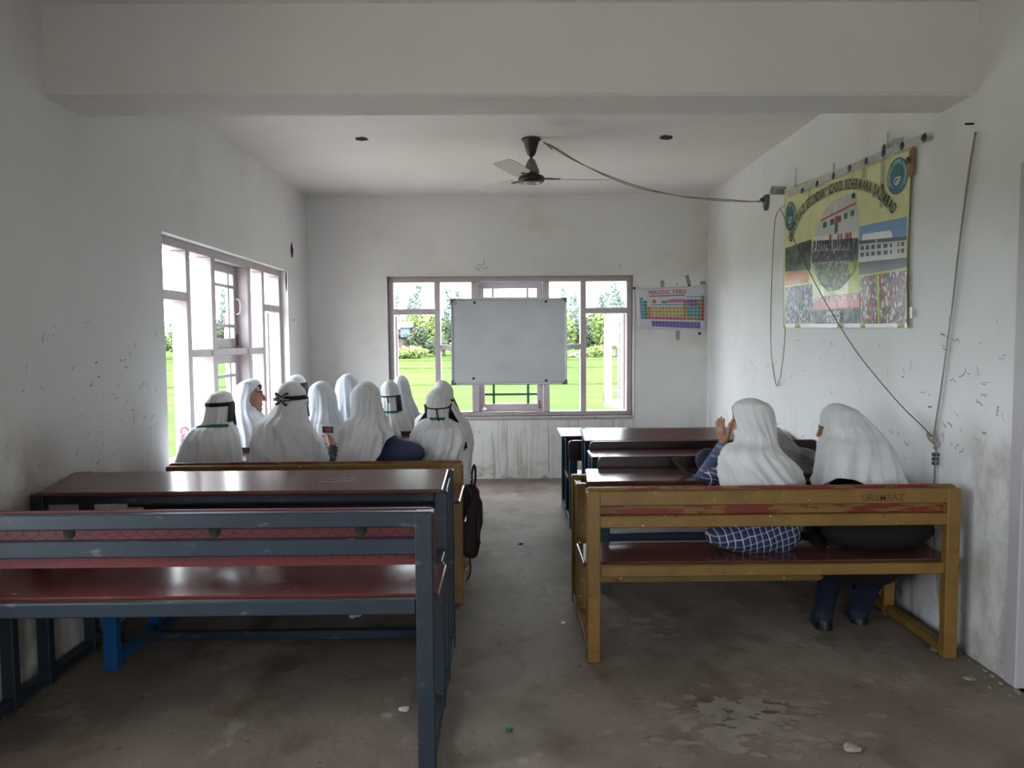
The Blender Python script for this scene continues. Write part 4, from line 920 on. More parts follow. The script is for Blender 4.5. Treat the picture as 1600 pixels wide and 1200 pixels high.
# ------------------------------------------------------------------ wires and pipe stub on the right wall
mat('wire_tan', (150, 140, 122), 0.5, 0.1, 20); mat('wire_grey', (128, 122, 114), 0.5, 0.1, 20); mat('wire_dark', (84, 78, 72), 0.5, 0.1, 20); mat('pvc_grey', (168, 166, 158), 0.5, 0.05, 10); mat('copper', (150, 84, 56), 0.4, 0.1, 10)
hook = at(1196, 316, X=XR - .02)
fw_px = [(849, 222), (866, 232), (900, 252), (950, 274.5), (1000, 292), (1060, 306), (1120, 313), (1170, 315), (1194, 313.5)]
n_ = len(fw_px); pts = []
for i, (x, y) in enumerate(fw_px):
    Y_ = fy + (hook.y - fy) * ((x - 849) / 345.0); pts.append(at(x, y, Y=Y_))
fwire = empty('fan_supply_cable', pts[0]); tag(fwire, 'slack twin cable running from the ceiling fan to the right wall', 'cable')
tube('strand', pts, .004, 'wire_tan', fwire); tube('strand', [p + Vector((0, .004, .012 * math.sin(i * 1.3))) for i, p in enumerate(pts)], .003, 'wire_grey', fwire)
tube('copper_splice', [at(849, 222, Y=fy), at(858, 229, Y=fy), at(863, 234, Y=fy)], .004, 'copper', fwire)
hk = empty('cable_hook', (XR, hook.y, hook.z)); tag(hk, 'small rusty hook box on the right wall holding the fan cable', 'hook')
prism('plate', [(hook.y - .03, hook.z + .05), (hook.y + .03, hook.z + .05), (hook.y + .025, hook.z - .03), (hook.y, hook.z - .06), (hook.y - .025, hook.z - .03)], 'X', XR - .03, XR + .002, 'plastic_grey', hk)
lathe('eye', [(.012, 0), (.016, .012), (.008, .03), (0, .032)], (XR - .028, hook.y, hook.z + .02), 'rusty_steel', hk, 12, axis=(-1, 0, 0))
pp = at(1226, 298, X=XR)
pipe = empty('pipe_stub', (XR, pp.y, pp.z)); tag(pipe, 'short grey pipe stub sticking out beside the banner corner', 'pipe')
lathe('pipe', [(.028, -.01), (.028, .06), (.031, .065), (.031, .09), (.024, .09), (.024, .03), (0, .03)], (XR, pp.y, pp.z), 'pvc_grey', pipe, 20, axis=(-1, 0, .05))
lathe('pipe_mouth', [(0, 0), (.0235, 0)], (XR - .078, pp.y, pp.z + .004), 'hole_dark', pipe, 20, axis=(-1, 0, .05))
lw = [(1226, 322), (1219, 326), (1211, 345), (1207, 410), (1204, 500), (1206, 560), (1213, 602), (1220, 585), (1225, 545), (1227, 512)]
tag(tube('hanging_wire_loop', [at(x, y, X=XR - .02 - .02 * math.sin(i)) for i, (x, y) in enumerate(lw)], .0035, 'wire_tan'), 'thin wire hanging in a long loop left of the banner', 'wire')
dg = [(1220, 327), (1229, 348), (1245, 385), (1275, 445), (1300, 489), (1340, 552), (1400, 625), (1440, 665), (1455, 681)]
tag(tube('sagging_wire', [at(x, y, X=XR - .045) for x, y in dg], .0028, 'wire_dark'), 'dark wire stretched diagonally across the banner to the knotted cable', 'wire')
vb_px = [(1524, 206), (1514, 270), (1505, 340), (1496, 410), (1488, 480), (1478, 550), (1468, 620), (1459, 680), (1462, 705), (1461, 735), (1460, 770), (1461, 850), (1466, 930), (1472, 1000), (1470, 1042)]
vw = empty('wall_cable', at(1524, 206, X=XR)); tag(vw, 'bundled pale cable dropping down the right wall with a knot', 'cable')
for j in range(3):
    tube('strand', [at(x + (j - 1) * .8 * math.sin(i * .8 + j) + (j - 1) * .6, y, X=XR - .012 - .004 * j) for i, (x, y) in enumerate(vb_px[:-1 if j else None])], .0024, ('wire_tan', 'wire_tan', 'wire_grey')[j], vw)
tube('knot', [at(x, y, X=XR - .024) for x, y in ((1455, 681), (1449, 677), (1452, 686), (1459, 692), (1458, 682), (1463, 695), (1459, 700))], .0055, 'wire_tan', vw)
q = at(1461, 716, X=XR - .016)
for k in range(3): lathe('tape_wrap', [(.013, 0), (.014, .002), (.014, .012), (.013, .014)], (q.x, q.y, q.z - .03 + k * .02), 'tape_logo', vw, 12)
nl = at(1522, 193.5, X=XR); bar('wall_nail', nl, nl + Vector((-.03, .015, .004)), .008, .008, 'screw_dark', wall_right, 0.001)

# ------------------------------------------------------------------ people: smooth bodies from blended limbs
def rotm(yaw=0, pitch=0, roll=0):
    """yaw about Z (positive turns the face towards -X), pitch nods forward, roll tilts the crown towards +X"""
    return np.array(Matrix.Rotation(yaw, 3, 'Z') @ Matrix.Rotation(-pitch, 3, 'X') @ Matrix.Rotation(roll, 3, 'Y'))
class Blend:
    def __init__(s): s.p = []
    def cap(s, a, b, ra, rb=None, k=.02): s.p.append(('c', np.array(a, float), np.array(b, float), ra, ra if rb is None else rb, k)); return s
    def ell(s, c, r, R=None, k=.02): s.p.append(('e', np.array(c, float), np.array(r, float), np.eye(3) if R is None else R, 0, k)); return s
    def mesh(s, h, grow=0.0):
        lo, hi = np.full(3, 1e9), np.full(3, -1e9)
        bb = []
        for t, a, b, c, d, k in s.p:
            if t == 'c': r = max(c, d) + grow; l_, h_ = np.minimum(a, b) - r, np.maximum(a, b) + r
            else: r = b.max() + grow; l_, h_ = a - r, a + r
            bb.append((l_, h_)); lo = np.minimum(lo, l_); hi = np.maximum(hi, h_)
        lo -= 3 * h; hi += 3 * h; n = np.ceil((hi - lo) / h).astype(int) + 1
        D = np.full(tuple(n), 0.2, np.float32); ax = [lo[i] + h * np.arange(n[i]) for i in range(3)]
        for (t, a, b, c, d, k), (l_, h_) in zip(s.p, bb):
            m = k + 2.5 * h
            i0 = np.maximum(np.floor((l_ - m - lo) / h).astype(int), 0); i1 = np.minimum(np.ceil((h_ + m - lo) / h).astype(int) + 1, n)
            X, Y, Z = np.meshgrid(*[ax[i][i0[i]:i1[i]] for i in range(3)], indexing='ij', sparse=True)
            if t == 'c':
                ab = b - a; L2 = max(float(ab @ ab), 1e-9)
                tt = np.clip(((X - a[0]) * ab[0] + (Y - a[1]) * ab[1] + (Z - a[2]) * ab[2]) / L2, 0, 1)
                q = np.sqrt((X - a[0] - tt * ab[0]) ** 2 + (Y - a[1] - tt * ab[1]) ** 2 + (Z - a[2] - tt * ab[2]) ** 2) - (c + (d - c) * tt) - grow
            else:
                dx, dy, dz = X - a[0], Y - a[1], Z - a[2]; rr = b + grow
                l = [c[0, i] * dx + c[1, i] * dy + c[2, i] * dz for i in range(3)]
                k0 = np.sqrt(sum((l[i] / rr[i]) ** 2 for i in range(3))); k1 = np.sqrt(sum((l[i] / rr[i] ** 2) ** 2 for i in range(3)))
                q = k0 * (k0 - 1) / np.maximum(k1, 1e-6)
            sl = tuple(slice(i0[i], i1[i]) for i in range(3)); o = D[sl]
            hh = np.clip(.5 + .5 * (o - q) / k, 0, 1); D[sl] = o * (1 - hh) + q * hh - k * hh * (1 - hh)
        return surface_nets(D, lo, h)
def surface_nets(D, lo, h):
    s = D < 0; n = D.shape
    cs = [s[i:n[0] - 1 + i, j:n[1] - 1 + j, k:n[2] - 1 + k] for i in (0, 1) for j in (0, 1) for k in (0, 1)]
    cnt = sum(c.astype(np.int8) for c in cs); act = np.argwhere((cnt > 0) & (cnt < 8))
    vid = np.full((n[0] - 1, n[1] - 1, n[2] - 1), -1, np.int32); vid[tuple(act.T)] = np.arange(len(act))
    P = np.zeros((len(act), 3)); C = np.zeros(len(act)); cor = [(i, j, k) for i in (0, 1) for j in (0, 1) for k in (0, 1)]
    val = {c: D[act[:, 0] + c[0], act[:, 1] + c[1], act[:, 2] + c[2]] for c in cor}
    for a in cor:
        for ax in range(3):
            if a[ax]: continue
            b = list(a); b[ax] = 1; b = tuple(b); va, vb = val[a], val[b]; m = (va < 0) != (vb < 0)
            t = np.where(m, va / np.where(m, va - vb, 1), 0); p = np.tile(np.array(a, float), (len(act), 1)); p[:, ax] += t
            P[m] += p[m]; C[m] += 1
    V = lo + h * (act + P / C[:, None]); Fs = []
    for ax in range(3):
        sl0 = [slice(1, n[i] - 1) for i in range(3)]; sl0[ax] = slice(0, n[ax] - 1); sl1 = list(sl0); sl1[ax] = slice(1, n[ax])
        a, b = s[tuple(sl0)], s[tuple(sl1)]; e = np.argwhere(a != b); e = e + np.array([0 if i == ax else 1 for i in range(3)])
        fl = s[tuple(e.T)]; u, v = [i for i in range(3) if i != ax]
        def cell(du, dv): q = e.copy(); q[:, u] += du; q[:, v] += dv; return vid[tuple(q.T)]
        qd = np.stack([cell(-1, -1), cell(0, -1), cell(0, 0), cell(-1, 0)], 1)
        fl = fl if ax != 1 else ~fl
        qd[~fl] = qd[~fl][:, ::-1]; Fs.append(qd)
    return V, np.concatenate(Fs)
def add_head(B, c, R, s):
    c = np.array(c); L = lambda x, y, z: c + R @ (np.array((x, y, z)) * s)
    B.ell(L(0, -.012, .020), np.array((.068, .086, .084)) * s, R, .015)
    B.ell(L(0, .026, -.022), np.array((.055, .062, .082)) * s, R, .02)
    B.cap(L(-.038, .008, -.06), L(-.012, .062, -.088), .022 * s, .016 * s, .02); B.cap(L(.038, .008, -.06), L(.012, .062, -.088), .022 * s, .016 * s, .02)
    B.ell(L(0, .072, -.090), np.array((.018, .015, .014)) * s, R, .012)
    for q in (-1, 1):
        B.cap(L(q * .012, .085, .026), L(q * .042, .068, .026), .010 * s, .009 * s, .012)
        B.ell(L(q * .036, .058, -.026), np.array((.024, .022, .026)) * s, R, .015)
        B.ell(L(q * .030, .074, .008), np.array((.014, .012, .010)) * s, R, .004)
    B.cap(L(0, .086, .016), L(0, .108, -.022), .007 * s, .011 * s, .008); B.ell(L(.010, .098, -.027), np.array((.008, .009, .007)) * s, R, .006); B.ell(L(-.010, .098, -.027), np.array((.008, .009, .007)) * s, R, .006)
    B.cap(L(-.018, .083, -.051), L(.018, .083, -.051), .0065 * s, None, .006); B.cap(L(-.015, .082, -.063), L(.015, .082, -.063), .007 * s, None, .006)
    for q in (-1, 1): B.ell(L(q * .070, -.008, -.005), np.array((.008, .017, .028)) * s, R, .006)
def add_hand(B, w, d, nrm, s, curl=.35, spread=.12, side=1):
    """w wrist, d pointing direction, nrm palm normal (fingers curl towards it), side=+1 thumb on d x nrm side"""
    w, d, nrm = (np.array(q, float) for q in (w, d, nrm)); d /= np.linalg.norm(d); nrm -= d * (nrm @ d); nrm /= np.linalg.norm(nrm); e = np.cross(d, nrm) * side
    for q in (-.022, -.007, .008, .022): B.cap(w + e * q * .6 * s, w + (d * .072 + e * q) * s, .013 * s, .0115 * s, .010)
    for i, (q, ln) in enumerate(((.024, .062), (.008, .070), (-.008, .064), (-.023, .050))):
        p = w + (d * .072 + e * q) * s; a = 0.0; sp = q / .024 * spread
        for j, fr in enumerate((.46, .31, .25)):
            a += curl * (.55 if j == 0 else 1); dd = (d + e * sp); dd = dd / np.linalg.norm(dd); v = dd * math.cos(a) + nrm * math.sin(a); p2 = p + v * ln * fr * s
            B.cap(p, p2, (.0088 - .0008 * j) * s, (.0082 - .0009 * j) * s, .003); p = p2
    p = w + (d * .018 + e * .024) * s
    for j, (ln, o) in enumerate(((.030, .9), (.026, .55), (.022, .45))):
        v = d + e * o + nrm * .25; v /= np.linalg.norm(v); p2 = p + v * ln * s; B.cap(p, p2, (.012 - .0015 * j) * s, (.0105 - .0015 * j) * s, .005); p = p2
SK = ['skin', 'eye_dark', 'lip', 'brow']
for nm, c in (('skin', (166, 118, 92)), ('eye_dark', (36, 28, 24)), ('lip', (150, 86, 78)), ('brow', (48, 38, 34))): mat(nm, c, 0.5, 0.06, 20)
JD = dict(pel=(0, 0, .10), chest=(0, .02, .33), neck=(0, .025, .46), head=(0, .055, .595), sl=(-.105, .01, .385), sr=(.105, .01, .385), el=(-.095, .15, .20), er=(.095, .15, .20), wl=(-.09, .31, .275), wr=(.09, .31, .275),
          hl=(-.08, .0, .085), hr=(.08, .0, .085), kl=(-.09, .36, .085), kr=(.09, .36, .085), al=(-.09, .35, -.335), ar=(.09, .35, -.335))
def joints(s, **over):
    J = {k: np.array(v) * s for k, v in JD.items()}
    for k in ('al', 'ar'): J[k][2] = -SEAT + .075
    for k, v in over.items(): J[k] = np.array(v, float)
    return J
def person_body(J, s, R, h=.009, hands=None, extra=()):
    """returns meshes: body, tunic (upper cloth), trousers, shoes"""
    B = Blend(); r = lambda q: q * s
    B.cap(J['hl'] * .8, J['hr'] * .8, r(.085), None, .04); B.cap(J['pel'], J['chest'], r(.088), r(.092), .04)
    B.cap(J['chest'] + (J['sl'] - J['chest']) * .5, J['chest'] + (J['sr'] - J['chest']) * .5, r(.075), None, .04)
    B.cap(J['chest'], J['neck'], r(.06), r(.042), .03); B.cap(J['neck'], J['head'] - R @ np.array((0, .01, .05)) * s, r(.040), r(.042), .02)
    B.cap(J['chest'] + np.array((0, 0, .06)) * s, J['sl'], r(.05), r(.045), .03); B.cap(J['chest'] + np.array((0, 0, .06)) * s, J['sr'], r(.05), r(.045), .03)
    for q in 'lr':
        B.cap(J['s' + q], J['e' + q], r(.043), r(.034), .02); B.cap(J['e' + q], J['w' + q], r(.034), r(.022), .012)
        B.cap(J['h' + q], J['k' + q], r(.072), r(.050), .03); B.cap(J['k' + q], J['a' + q], r(.050), r(.032), .02)
        f = np.array((0, 1., 0)); B.cap(J['a' + q], J['a' + q] + np.array((0, .02, -.035)), r(.030), r(.030), .02); B.cap(J['a' + q] + np.array((0, -.01, -.042)), J['a' + q] + np.array((0, .13 * s, -.048)), .028, .022, .02)
    hands = hands or {}
    for q in 'lr':
        if q in hands: d, n_, cu, sp, sd = hands[q]
        else: d, n_, cu, sp, sd = (0.1 if q == 'l' else -.1, .9, -.15), (0, -.15, -1), .3, .1, (1 if q == 'l' else -1)
        add_hand(B, J['w' + q], d, n_, s, cu, sp, sd)
    add_head(B, J['head'], R, s)
    V, Q = B.mesh(h); fc = (V[Q].mean(1) - J['head']) @ R / s; mi = np.zeros(len(Q), int)
    for q in (-1, 1):
        mi[(np.abs(fc[:, 0] - q * .030) < .010) & (np.abs(fc[:, 2] - .008) < .0065) & (fc[:, 1] > .078)] = 1
        mi[(np.abs(fc[:, 0] - q * .030) < .020) & (np.abs(fc[:, 2] - .030) < .0045) & (fc[:, 1] > .07)] = 3
    mi[(np.abs(fc[:, 0]) < .021) & (np.abs(fc[:, 2] + .057) < .012) & (fc[:, 1] > .080)] = 2
    out = {'body': (V, Q, mi)}
    g = .012; hc = max(h, .011)
    T = Blend(); 
    T.cap(J['hl'], J['hr'], r(.098), None, .05); T.cap(J['pel'], J['chest'], r(.10), r(.10), .05)
    T.cap(J['chest'] + (J['sl'] - J['chest']) * .5, J['chest'] + (J['sr'] - J['chest']) * .5, r(.085), None, .04); T.cap(J['chest'], J['neck'], r(.07), r(.055), .03)
    for q in 'lr':
        T.cap(J['chest'] + np.array((0, 0, .06)) * s, J['s' + q], r(.06), r(.055), .03)
        T.cap(J['s' + q], J['e' + q], r(.050), r(.043), .02); T.cap(J['e' + q], J['e' + q] + (J['w' + q] - J['e' + q]) * .92, r(.043), r(.034), .02)
        T.cap(J['h' + q], J['h' + q] + (J['k' + q] - J['h' + q]) * .92, r(.088), r(.074), .05)
    T.cap(J['hl'] + (J['kl'] - J['hl']) * .5, J['hr'] + (J['kr'] - J['hr']) * .5, r(.075), None, .06)
    for e_ in extra: T.ell(e_[0], e_[1], None, .05)
    V, Q = T.mesh(hc); out['tunic'] = (V, Q, None)
    U = Blend()
    for q in 'lr':
        U.cap(J['h' + q] + (J['k' + q] - J['h' + q]) * .6, J['k' + q], r(.070), r(.066), .03); U.cap(J['k' + q], J['a' + q] + np.array((0, 0, .02)), r(.066), r(.056), .03)
    V, Q = U.mesh(hc); out['trousers'] = (V, Q, None)
    for q in 'lr':
        H = Blend(); a = J['a' + q]; H.cap(a + np.array((0, -.015, -.005)), a + np.array((0, -.01, -.04)), .036, .036, .02); H.cap(a + np.array((0, -.02, -.040)), a + np.array((0, .15 * s, -.046)), .034, .029, .02)
        V, Q = H.mesh(.009); V[:, 2] = np.maximum(V[:, 2], a[2] - .075 + .0); out['shoe_' + q] = (V, Q, None)
    return out

# ------------------------------------------------------------------ head scarves
class Scarf:
    """loft of rings; rows: (y_px, xl_px, xr_px) outline read at depth Y (each row may carry its own Y and depth radius)"""
    def __init__(s, rows, Y, lean=0.05, seed=0, fold=1.0, swirl=0.0, ryk=1.0):
        pts = []
        for i, rw in enumerate(rows):
            Yr = rw[3] if len(rw) > 3 and rw[3] else None
            pts.append((rw, Yr))
        zt = at(rows[0][1], rows[0][0], Y=Y).z; zb = at(rows[-1][1], rows[-1][0], Y=Y).z
        z, cx, rx, cy, ry = [], [], [], [], []
        for rw, Yr in pts:
            f = (zt - at(rw[1], rw[0], Y=Y).z)
            yy = Yr if Yr is not None else Y - lean * min(1, max(0, (f - .10) / .16))
            a, b = at(rw[1], rw[0], Y=yy), at(rw[2], rw[0], Y=yy); w = (b.x - a.x) / 2
            z.append((a.z + b.z) / 2); cx.append((a.x + b.x) / 2); rx.append(w); cy.append(yy)
            ry.append(rw[4] if len(rw) > 4 else (min(max(w * 1.3, .112 * min(1, w / .045)), .118) if f < .2 else .100 + .38 * w) * ryk)
        # round dome between the first two rows
        Z, A = [z[0]], [[cx[0], .002, cy[0], .002]]
        for k in (.04, .12, .25, .45, .7):
            q = math.sqrt(k); Z.append(z[0] + (z[1] - z[0]) * k); A.append([cx[0] + (cx[1] - cx[0]) * k, rx[1] * q, cy[0] + (cy[1] - cy[0]) * k, ry[1] * q])
        for i in range(1, len(z)): Z.append(z[i]); A.append([cx[i], rx[i], cy[i], ry[i]])
        Z, A = np.array(Z), np.array(A)
        u = np.concatenate([[0], np.cumsum(np.hypot(np.diff(Z), np.diff(A[:, 1])))]); u /= u[-1]
        t = np.linspace(0, 1, 72); s.z = np.interp(t, u, Z); s.A = np.stack([np.interp(t, u, A[:, i]) for i in range(4)], 1)
        for _ in range(2):
            for arr in (s.A,):
                arr[9:-1] = .25 * arr[8:-2] + .5 * arr[9:-1] + .25 * arr[10:]
        s.t = t; s.zt = Z[0]; R = random.Random(seed); s.fold = fold; s.swirl = swirl
        s.w = [(R.uniform(.5, 1), n + R.randint(0, 1), R.uniform(-5, 5) + swirl, R.uniform(0, 6.28)) for n in (3, 5, 8, 12, 17)]
    def f(s, tt, th):
        z = np.interp(tt, s.t, s.z); cx, rx, cy, ry = (np.interp(tt, s.t, s.A[:, i]) for i in range(4))
        d = s.zt - z; amp = s.fold * (.0012 + .0125 * np.clip((d - .04) / .26, 0, 1)) * np.clip(d / .03, 0, 1)
        g = 0
        for a, n, m, ph in s.w: g = g + a * (1 - 2 * np.abs(np.sin(.5 * (n * th + m * d * 3 + ph + .5 * np.sin(9 * d + n)))) ** .65)
        rr = g * amp * .5 - amp * .35
        return np.stack([cx + (rx + rr) * np.cos(th), cy + (ry + rr) * np.sin(th), z + 0 * th], -1)
    def t_at(s, z): return float(np.interp(-z, -s.z, s.t))
    def center(s, z):
        t = s.t_at(z); return [float(np.interp(t, s.t, s.A[:, i])) for i in range(4)]
    def mesh(s, tend=None, head=None, R=None, sc=1.0, face=(.050, .082), nth=112):
        th = np.linspace(0, 2 * math.pi, nth, endpoint=False); nt = 84
        te = np.ones(nth) if tend is None else np.array([tend(a) for a in th])
        tt = np.linspace(0.002, 1, nt)[:, None] * te[None, :]
        V = s.f(tt, np.tile(th, (nt, 1))).reshape(-1, 3); Fc = []
        idx = np.arange(nt * nth).reshape(nt, nth); j = np.roll(idx, -1, 1)
        Fq = np.stack([idx[:-1], idx[1:], j[1:], j[:-1]], -1).reshape(-1, 4)
        if head is not None:
            c = (V[Fq].mean(1) - np.array(head)) @ R / sc
            keep = ~((c[:, 1] > 0) & ((c[:, 0] / face[0]) ** 2 + ((c[:, 2] + .016) / face[1]) ** 2 < 1))
            Fq = Fq[keep]
        V = np.concatenate([V, [V[:nth].mean(0) + np.array((0, 0, .0005))]]); fan = [(nth * nt, i, (i + 1) % nth) for i in range(nth)]
        return V, [tuple(q) for q in Fq] + fan
for nm, c, r_ in (('scarf_white', (214, 214, 216), .85), ('tunic_navy', (54, 62, 92), .8), ('tunic_black', (36, 34, 38), .85), ('tunic_brown', (28, 22, 22), .9), ('trouser_navy', (30, 36, 56), .8), ('shoe_black', (26, 24, 26), .4), ('mask_black', (28, 28, 34), .8), ('lanyard_green', (26, 104, 72), .6)):
    mat(nm, c, r_, .06, 9, spec=.3, bump=.08 if 'scarf' in nm else 0, bscale=240)
mat('scarf_cool', (208, 214, 222), .85, .05, 9, spec=.3); mat('bow_white', (196, 196, 190), .7, .05, 20)
def plaid(name):
    m = bpy.data.materials.new(name); m.use_nodes = True; MATS[name] = m; t = m.node_tree; N, L = t.nodes, t.links; p = N['Principled BSDF']; p.inputs['Roughness'].default_value = .85
    g = N.new('ShaderNodeNewGeometry'); n = N.new('ShaderNodeTexNoise'); n.inputs['Scale'].default_value = 9; L.new(g.outputs['Position'], n.inputs['Vector'])
    sc = N.new('ShaderNodeVectorMath'); sc.operation = 'SCALE'; sc.inputs['Scale'].default_value = .035; L.new(n.outputs['Color'], sc.inputs[0])
    ad = N.new('ShaderNodeVectorMath'); ad.operation = 'ADD'; L.new(g.outputs['Position'], ad.inputs[0]); L.new(sc.outputs[0], ad.inputs[1])
    mp = N.new('ShaderNodeMapping'); mp.inputs['Rotation'].default_value = (0, .25, 0); L.new(ad.outputs[0], mp.inputs[0]); sp = N.new('ShaderNodeSeparateXYZ'); L.new(mp.outputs[0], sp.inputs[0])
    def stripe(o, f, wd):
        a = N.new('ShaderNodeMath'); a.operation = 'MULTIPLY'; a.inputs[1].default_value = f; L.new(o, a.inputs[0])
        b = N.new('ShaderNodeMath'); b.operation = 'FRACT'; L.new(a.outputs[0], b.inputs[0]); c = N.new('ShaderNodeMath'); c.operation = 'LESS_THAN'; c.inputs[1].default_value = wd; L.new(b.outputs[0], c.inputs[0]); return c.outputs[0]
    col = (lin((30, 38, 74)) + (1,))
    cur = None
    for o, f, wd, c in ((sp.outputs['X'], 34, .5, (38, 60, 112)), (sp.outputs['Z'], 34, .5, (34, 50, 96)), (sp.outputs['X'], 34, .13, (206, 206, 204)), (sp.outputs['Z'], 34, .13, (180, 180, 184)), (sp.outputs['X'], 17, .07, (206, 206, 204))):
        k = N.new('ShaderNodeMix'); k.data_type = 'RGBA'; s_ = stripe(o, f, wd); m2 = N.new('ShaderNodeMath'); m2.operation = 'MULTIPLY'; m2.inputs[1].default_value = .75; L.new(s_, m2.inputs[0]); L.new(m2.outputs[0], k.inputs['Factor'])
        if cur is None: k.inputs['A'].default_value = col
        else: L.new(cur, k.inputs['A'])
        k.inputs['B'].default_value = lin(c) + (1,); cur = k.outputs['Result']
    L.new(cur, p.inputs['Base Color'])
plaid('plaid_navy')
mat('knit_blue', (70, 88, 120), .9, .1, 10, layers=(((132, 92, 118), (8, 8, 60), .52, .56, .8), ((150, 160, 176), (8, 8, 44), .58, .62, .7)))

def smooth_mesh(name, data, mats, parent, loc=None, scale=None):
    V, Q, mi = data
    me = bpy.data.meshes.new(name); me.from_pydata(np.asarray(V).tolist(), [], np.asarray(Q).tolist())
    for q in mats: me.materials.append(MATS[q])
    if mi is not None: me.polygons.foreach_set('material_index', np.asarray(mi, dtype=np.int32))
    me.polygons.foreach_set('use_smooth', [True] * len(me.polygons)); me.update()
    o = bpy.data.objects.new(name, me); COL.objects.link(o); o.parent = parent
    if loc is not None: o.location = loc
    if scale is not None: o.scale = (scale,) * 3
    return o
GENERIC = {}
def band(name, sc, z0, hgt, th0, th1, m, parent, tilt=0.0, off=.003, n=40):
    """cloth strip lying on the scarf between angles th0..th1 at height z0 (+tilt at the front)"""
    th = np.linspace(th0, th1, n); v = []
    for o_ in (off, off + .0025):
        for k in (-.5, .5):
            z = z0 + k * hgt + tilt * (np.sin(th) + 1) * .5
            for a, zz in zip(th, z):
                p = sc.f(np.array(sc.t_at(zz)), np.array(a)); v.append(p + np.array((math.cos(a), math.sin(a), 0)) * o_)
    f = []
    for i in range(n - 1):
        a, b, c, d = i, n + i, 2 * n + i, 3 * n + i
        f += [(c, c + 1, d + 1, d), (a, b, b + 1, a + 1), (b, d, d + 1, b + 1), (a, a + 1, c + 1, c)]
    f += [(0, 2 * n, 3 * n, n), (n - 1, 2 * n - 1, 4 * n - 1, 3 * n - 1)]
    return pyd(name, np.array(v), f, m, parent, True)
def ribbon(name, pts, wd, m, parent, nrm=(0, -1, 0)):
    P = crom(pts, 6); v, f = [], []; nv = Vector(nrm)
    for i, p in enumerate(P):
        t = (P[min(i + 1, len(P) - 1)] - P[max(i - 1, 0)]).normalized(); sd = t.cross(nv).normalized() * wd / 2
        v += [p + sd, p - sd, p - sd + nv * .0025, p + sd + nv * .0025]
    for i in range(len(P) - 1):
        for k in range(4): f.append((i * 4 + k, i * 4 + (k + 1) % 4, i * 4 + 4 + (k + 1) % 4, i * 4 + 4 + k))
    f += [(3, 2, 1, 0), tuple(len(v) - 4 + k for k in range(4))]
    return pyd(name, v, f, m, parent, True)

def seated(label, rows, Y, seed, hipdy=-.10, yaw=0.0, pitch=0.0, tunic='tunic_navy', scarf='scarf_white', custom=None, tend=None, fold=1.0, swirl=0.0, lean=.05, hands=None, over=None, hipx=None, h=.009, ryk=1.0, headoff=(0, 0, 0), face=(.050, .082), sbias=.97, roll=0.0, extra=()):
    sc = Scarf(rows, Y, lean, seed, fold, swirl, ryk)
    zt = sc.zt; s = (zt - .010 - SEAT) / .705
    s = min(s, 1.0) * sbias
    hc = sc.center(zt - .105 * s); hx = hc[0] + headoff[0]; hy = hc[2] + headoff[1]; hz = zt - .120 * s + headoff[2]
    lowx = sc.center(SEAT + .30)[0]
    hip = Vector((lowx if hipx is None else hipx, hy + hipdy, SEAT))
    root = empty('person', (hip.x, hip.y, SEAT)); tag(root, label, 'person')
    R = rotm(yaw, pitch, roll)
    generic = False
    loc_head = np.array((hx, hy, hz)) - np.array(hip)
    if generic:
        if 'g' not in GENERIC: GENERIC['g'] = person_body(joints(1.0), 1.0, rotm(0, 0), .009)
        for nm, mm in (('body', SK), ('tunic', [tunic]), ('trousers', ['trouser_navy'])):
            key = (nm, tunic if nm == 'tunic' else '')
            if key not in GENERIC:
                o = smooth_mesh(nm, GENERIC['g'][nm], mm, root); GENERIC[key] = o.data
            else: o = bpy.data.objects.new(nm, GENERIC[key]); COL.objects.link(o); o.parent = root
            o.scale = (s, s, s); o.location = (0, hy - hip.y - .055 * s, hz - SEAT - .595 * s)
        for q in 'lr':
            key = 'shoe' + q
            if key not in GENERIC: o = smooth_mesh('shoe', GENERIC['g']['shoe_' + q], ['shoe_black'], root); GENERIC[key] = o.data
            else: o = bpy.data.objects.new('shoe', GENERIC[key]); COL.objects.link(o); o.parent = root
            o.scale = (s, s, 1); o.location = (0, hy - hip.y - .055 * s, 0)
    else:
        J = joints(s, head=loc_head); J['neck'] = J['head'] + R @ np.array((0, -.03, -.125)) * s * np.array((.4, .4, 1)); J['neck'][0] = J['head'][0] * .8
        dx = (sc.center(zt - .33 * s)[0] - hip.x) if hipx is None else J['neck'][0] * .7
        for k in ('sl', 'sr', 'chest'): J[k] = J[k] + np.array((dx, max(0, (J['neck'][1] - .025 * s)) * .8, min(0, J['neck'][2] - .46 * s)))
        for k, v in (over or {}).items(): J[k] = np.array(v, float) - np.array(hip)
        B = person_body(J, s, R, h, hands, [(np.array(a, float) - np.array(hip), np.array(b)) for a, b in extra])
        tm = tunic if isinstance(tunic, list) else [tunic]
        smooth_mesh('body', B['body'], SK, root); smooth_mesh('tunic', B['tunic'], tm, root); smooth_mesh('trousers', B['trousers'], ['trouser_navy'], root)
        for q in 'lr': smooth_mesh('shoe', B['shoe_' + q], ['shoe_black'], root)
    V, Fq = sc.mesh(tend, (hx, hy, hz), R, s, face)
    o = pyd('headscarf', V, Fq, scarf, root, True)
    m_ = o.modifiers.new('cloth', 'SOLIDIFY'); m_.thickness = .004; m_.offset = -1
    return root, sc, (hx, hy, hz), s
PI = math.pi; BACK = -PI / 2
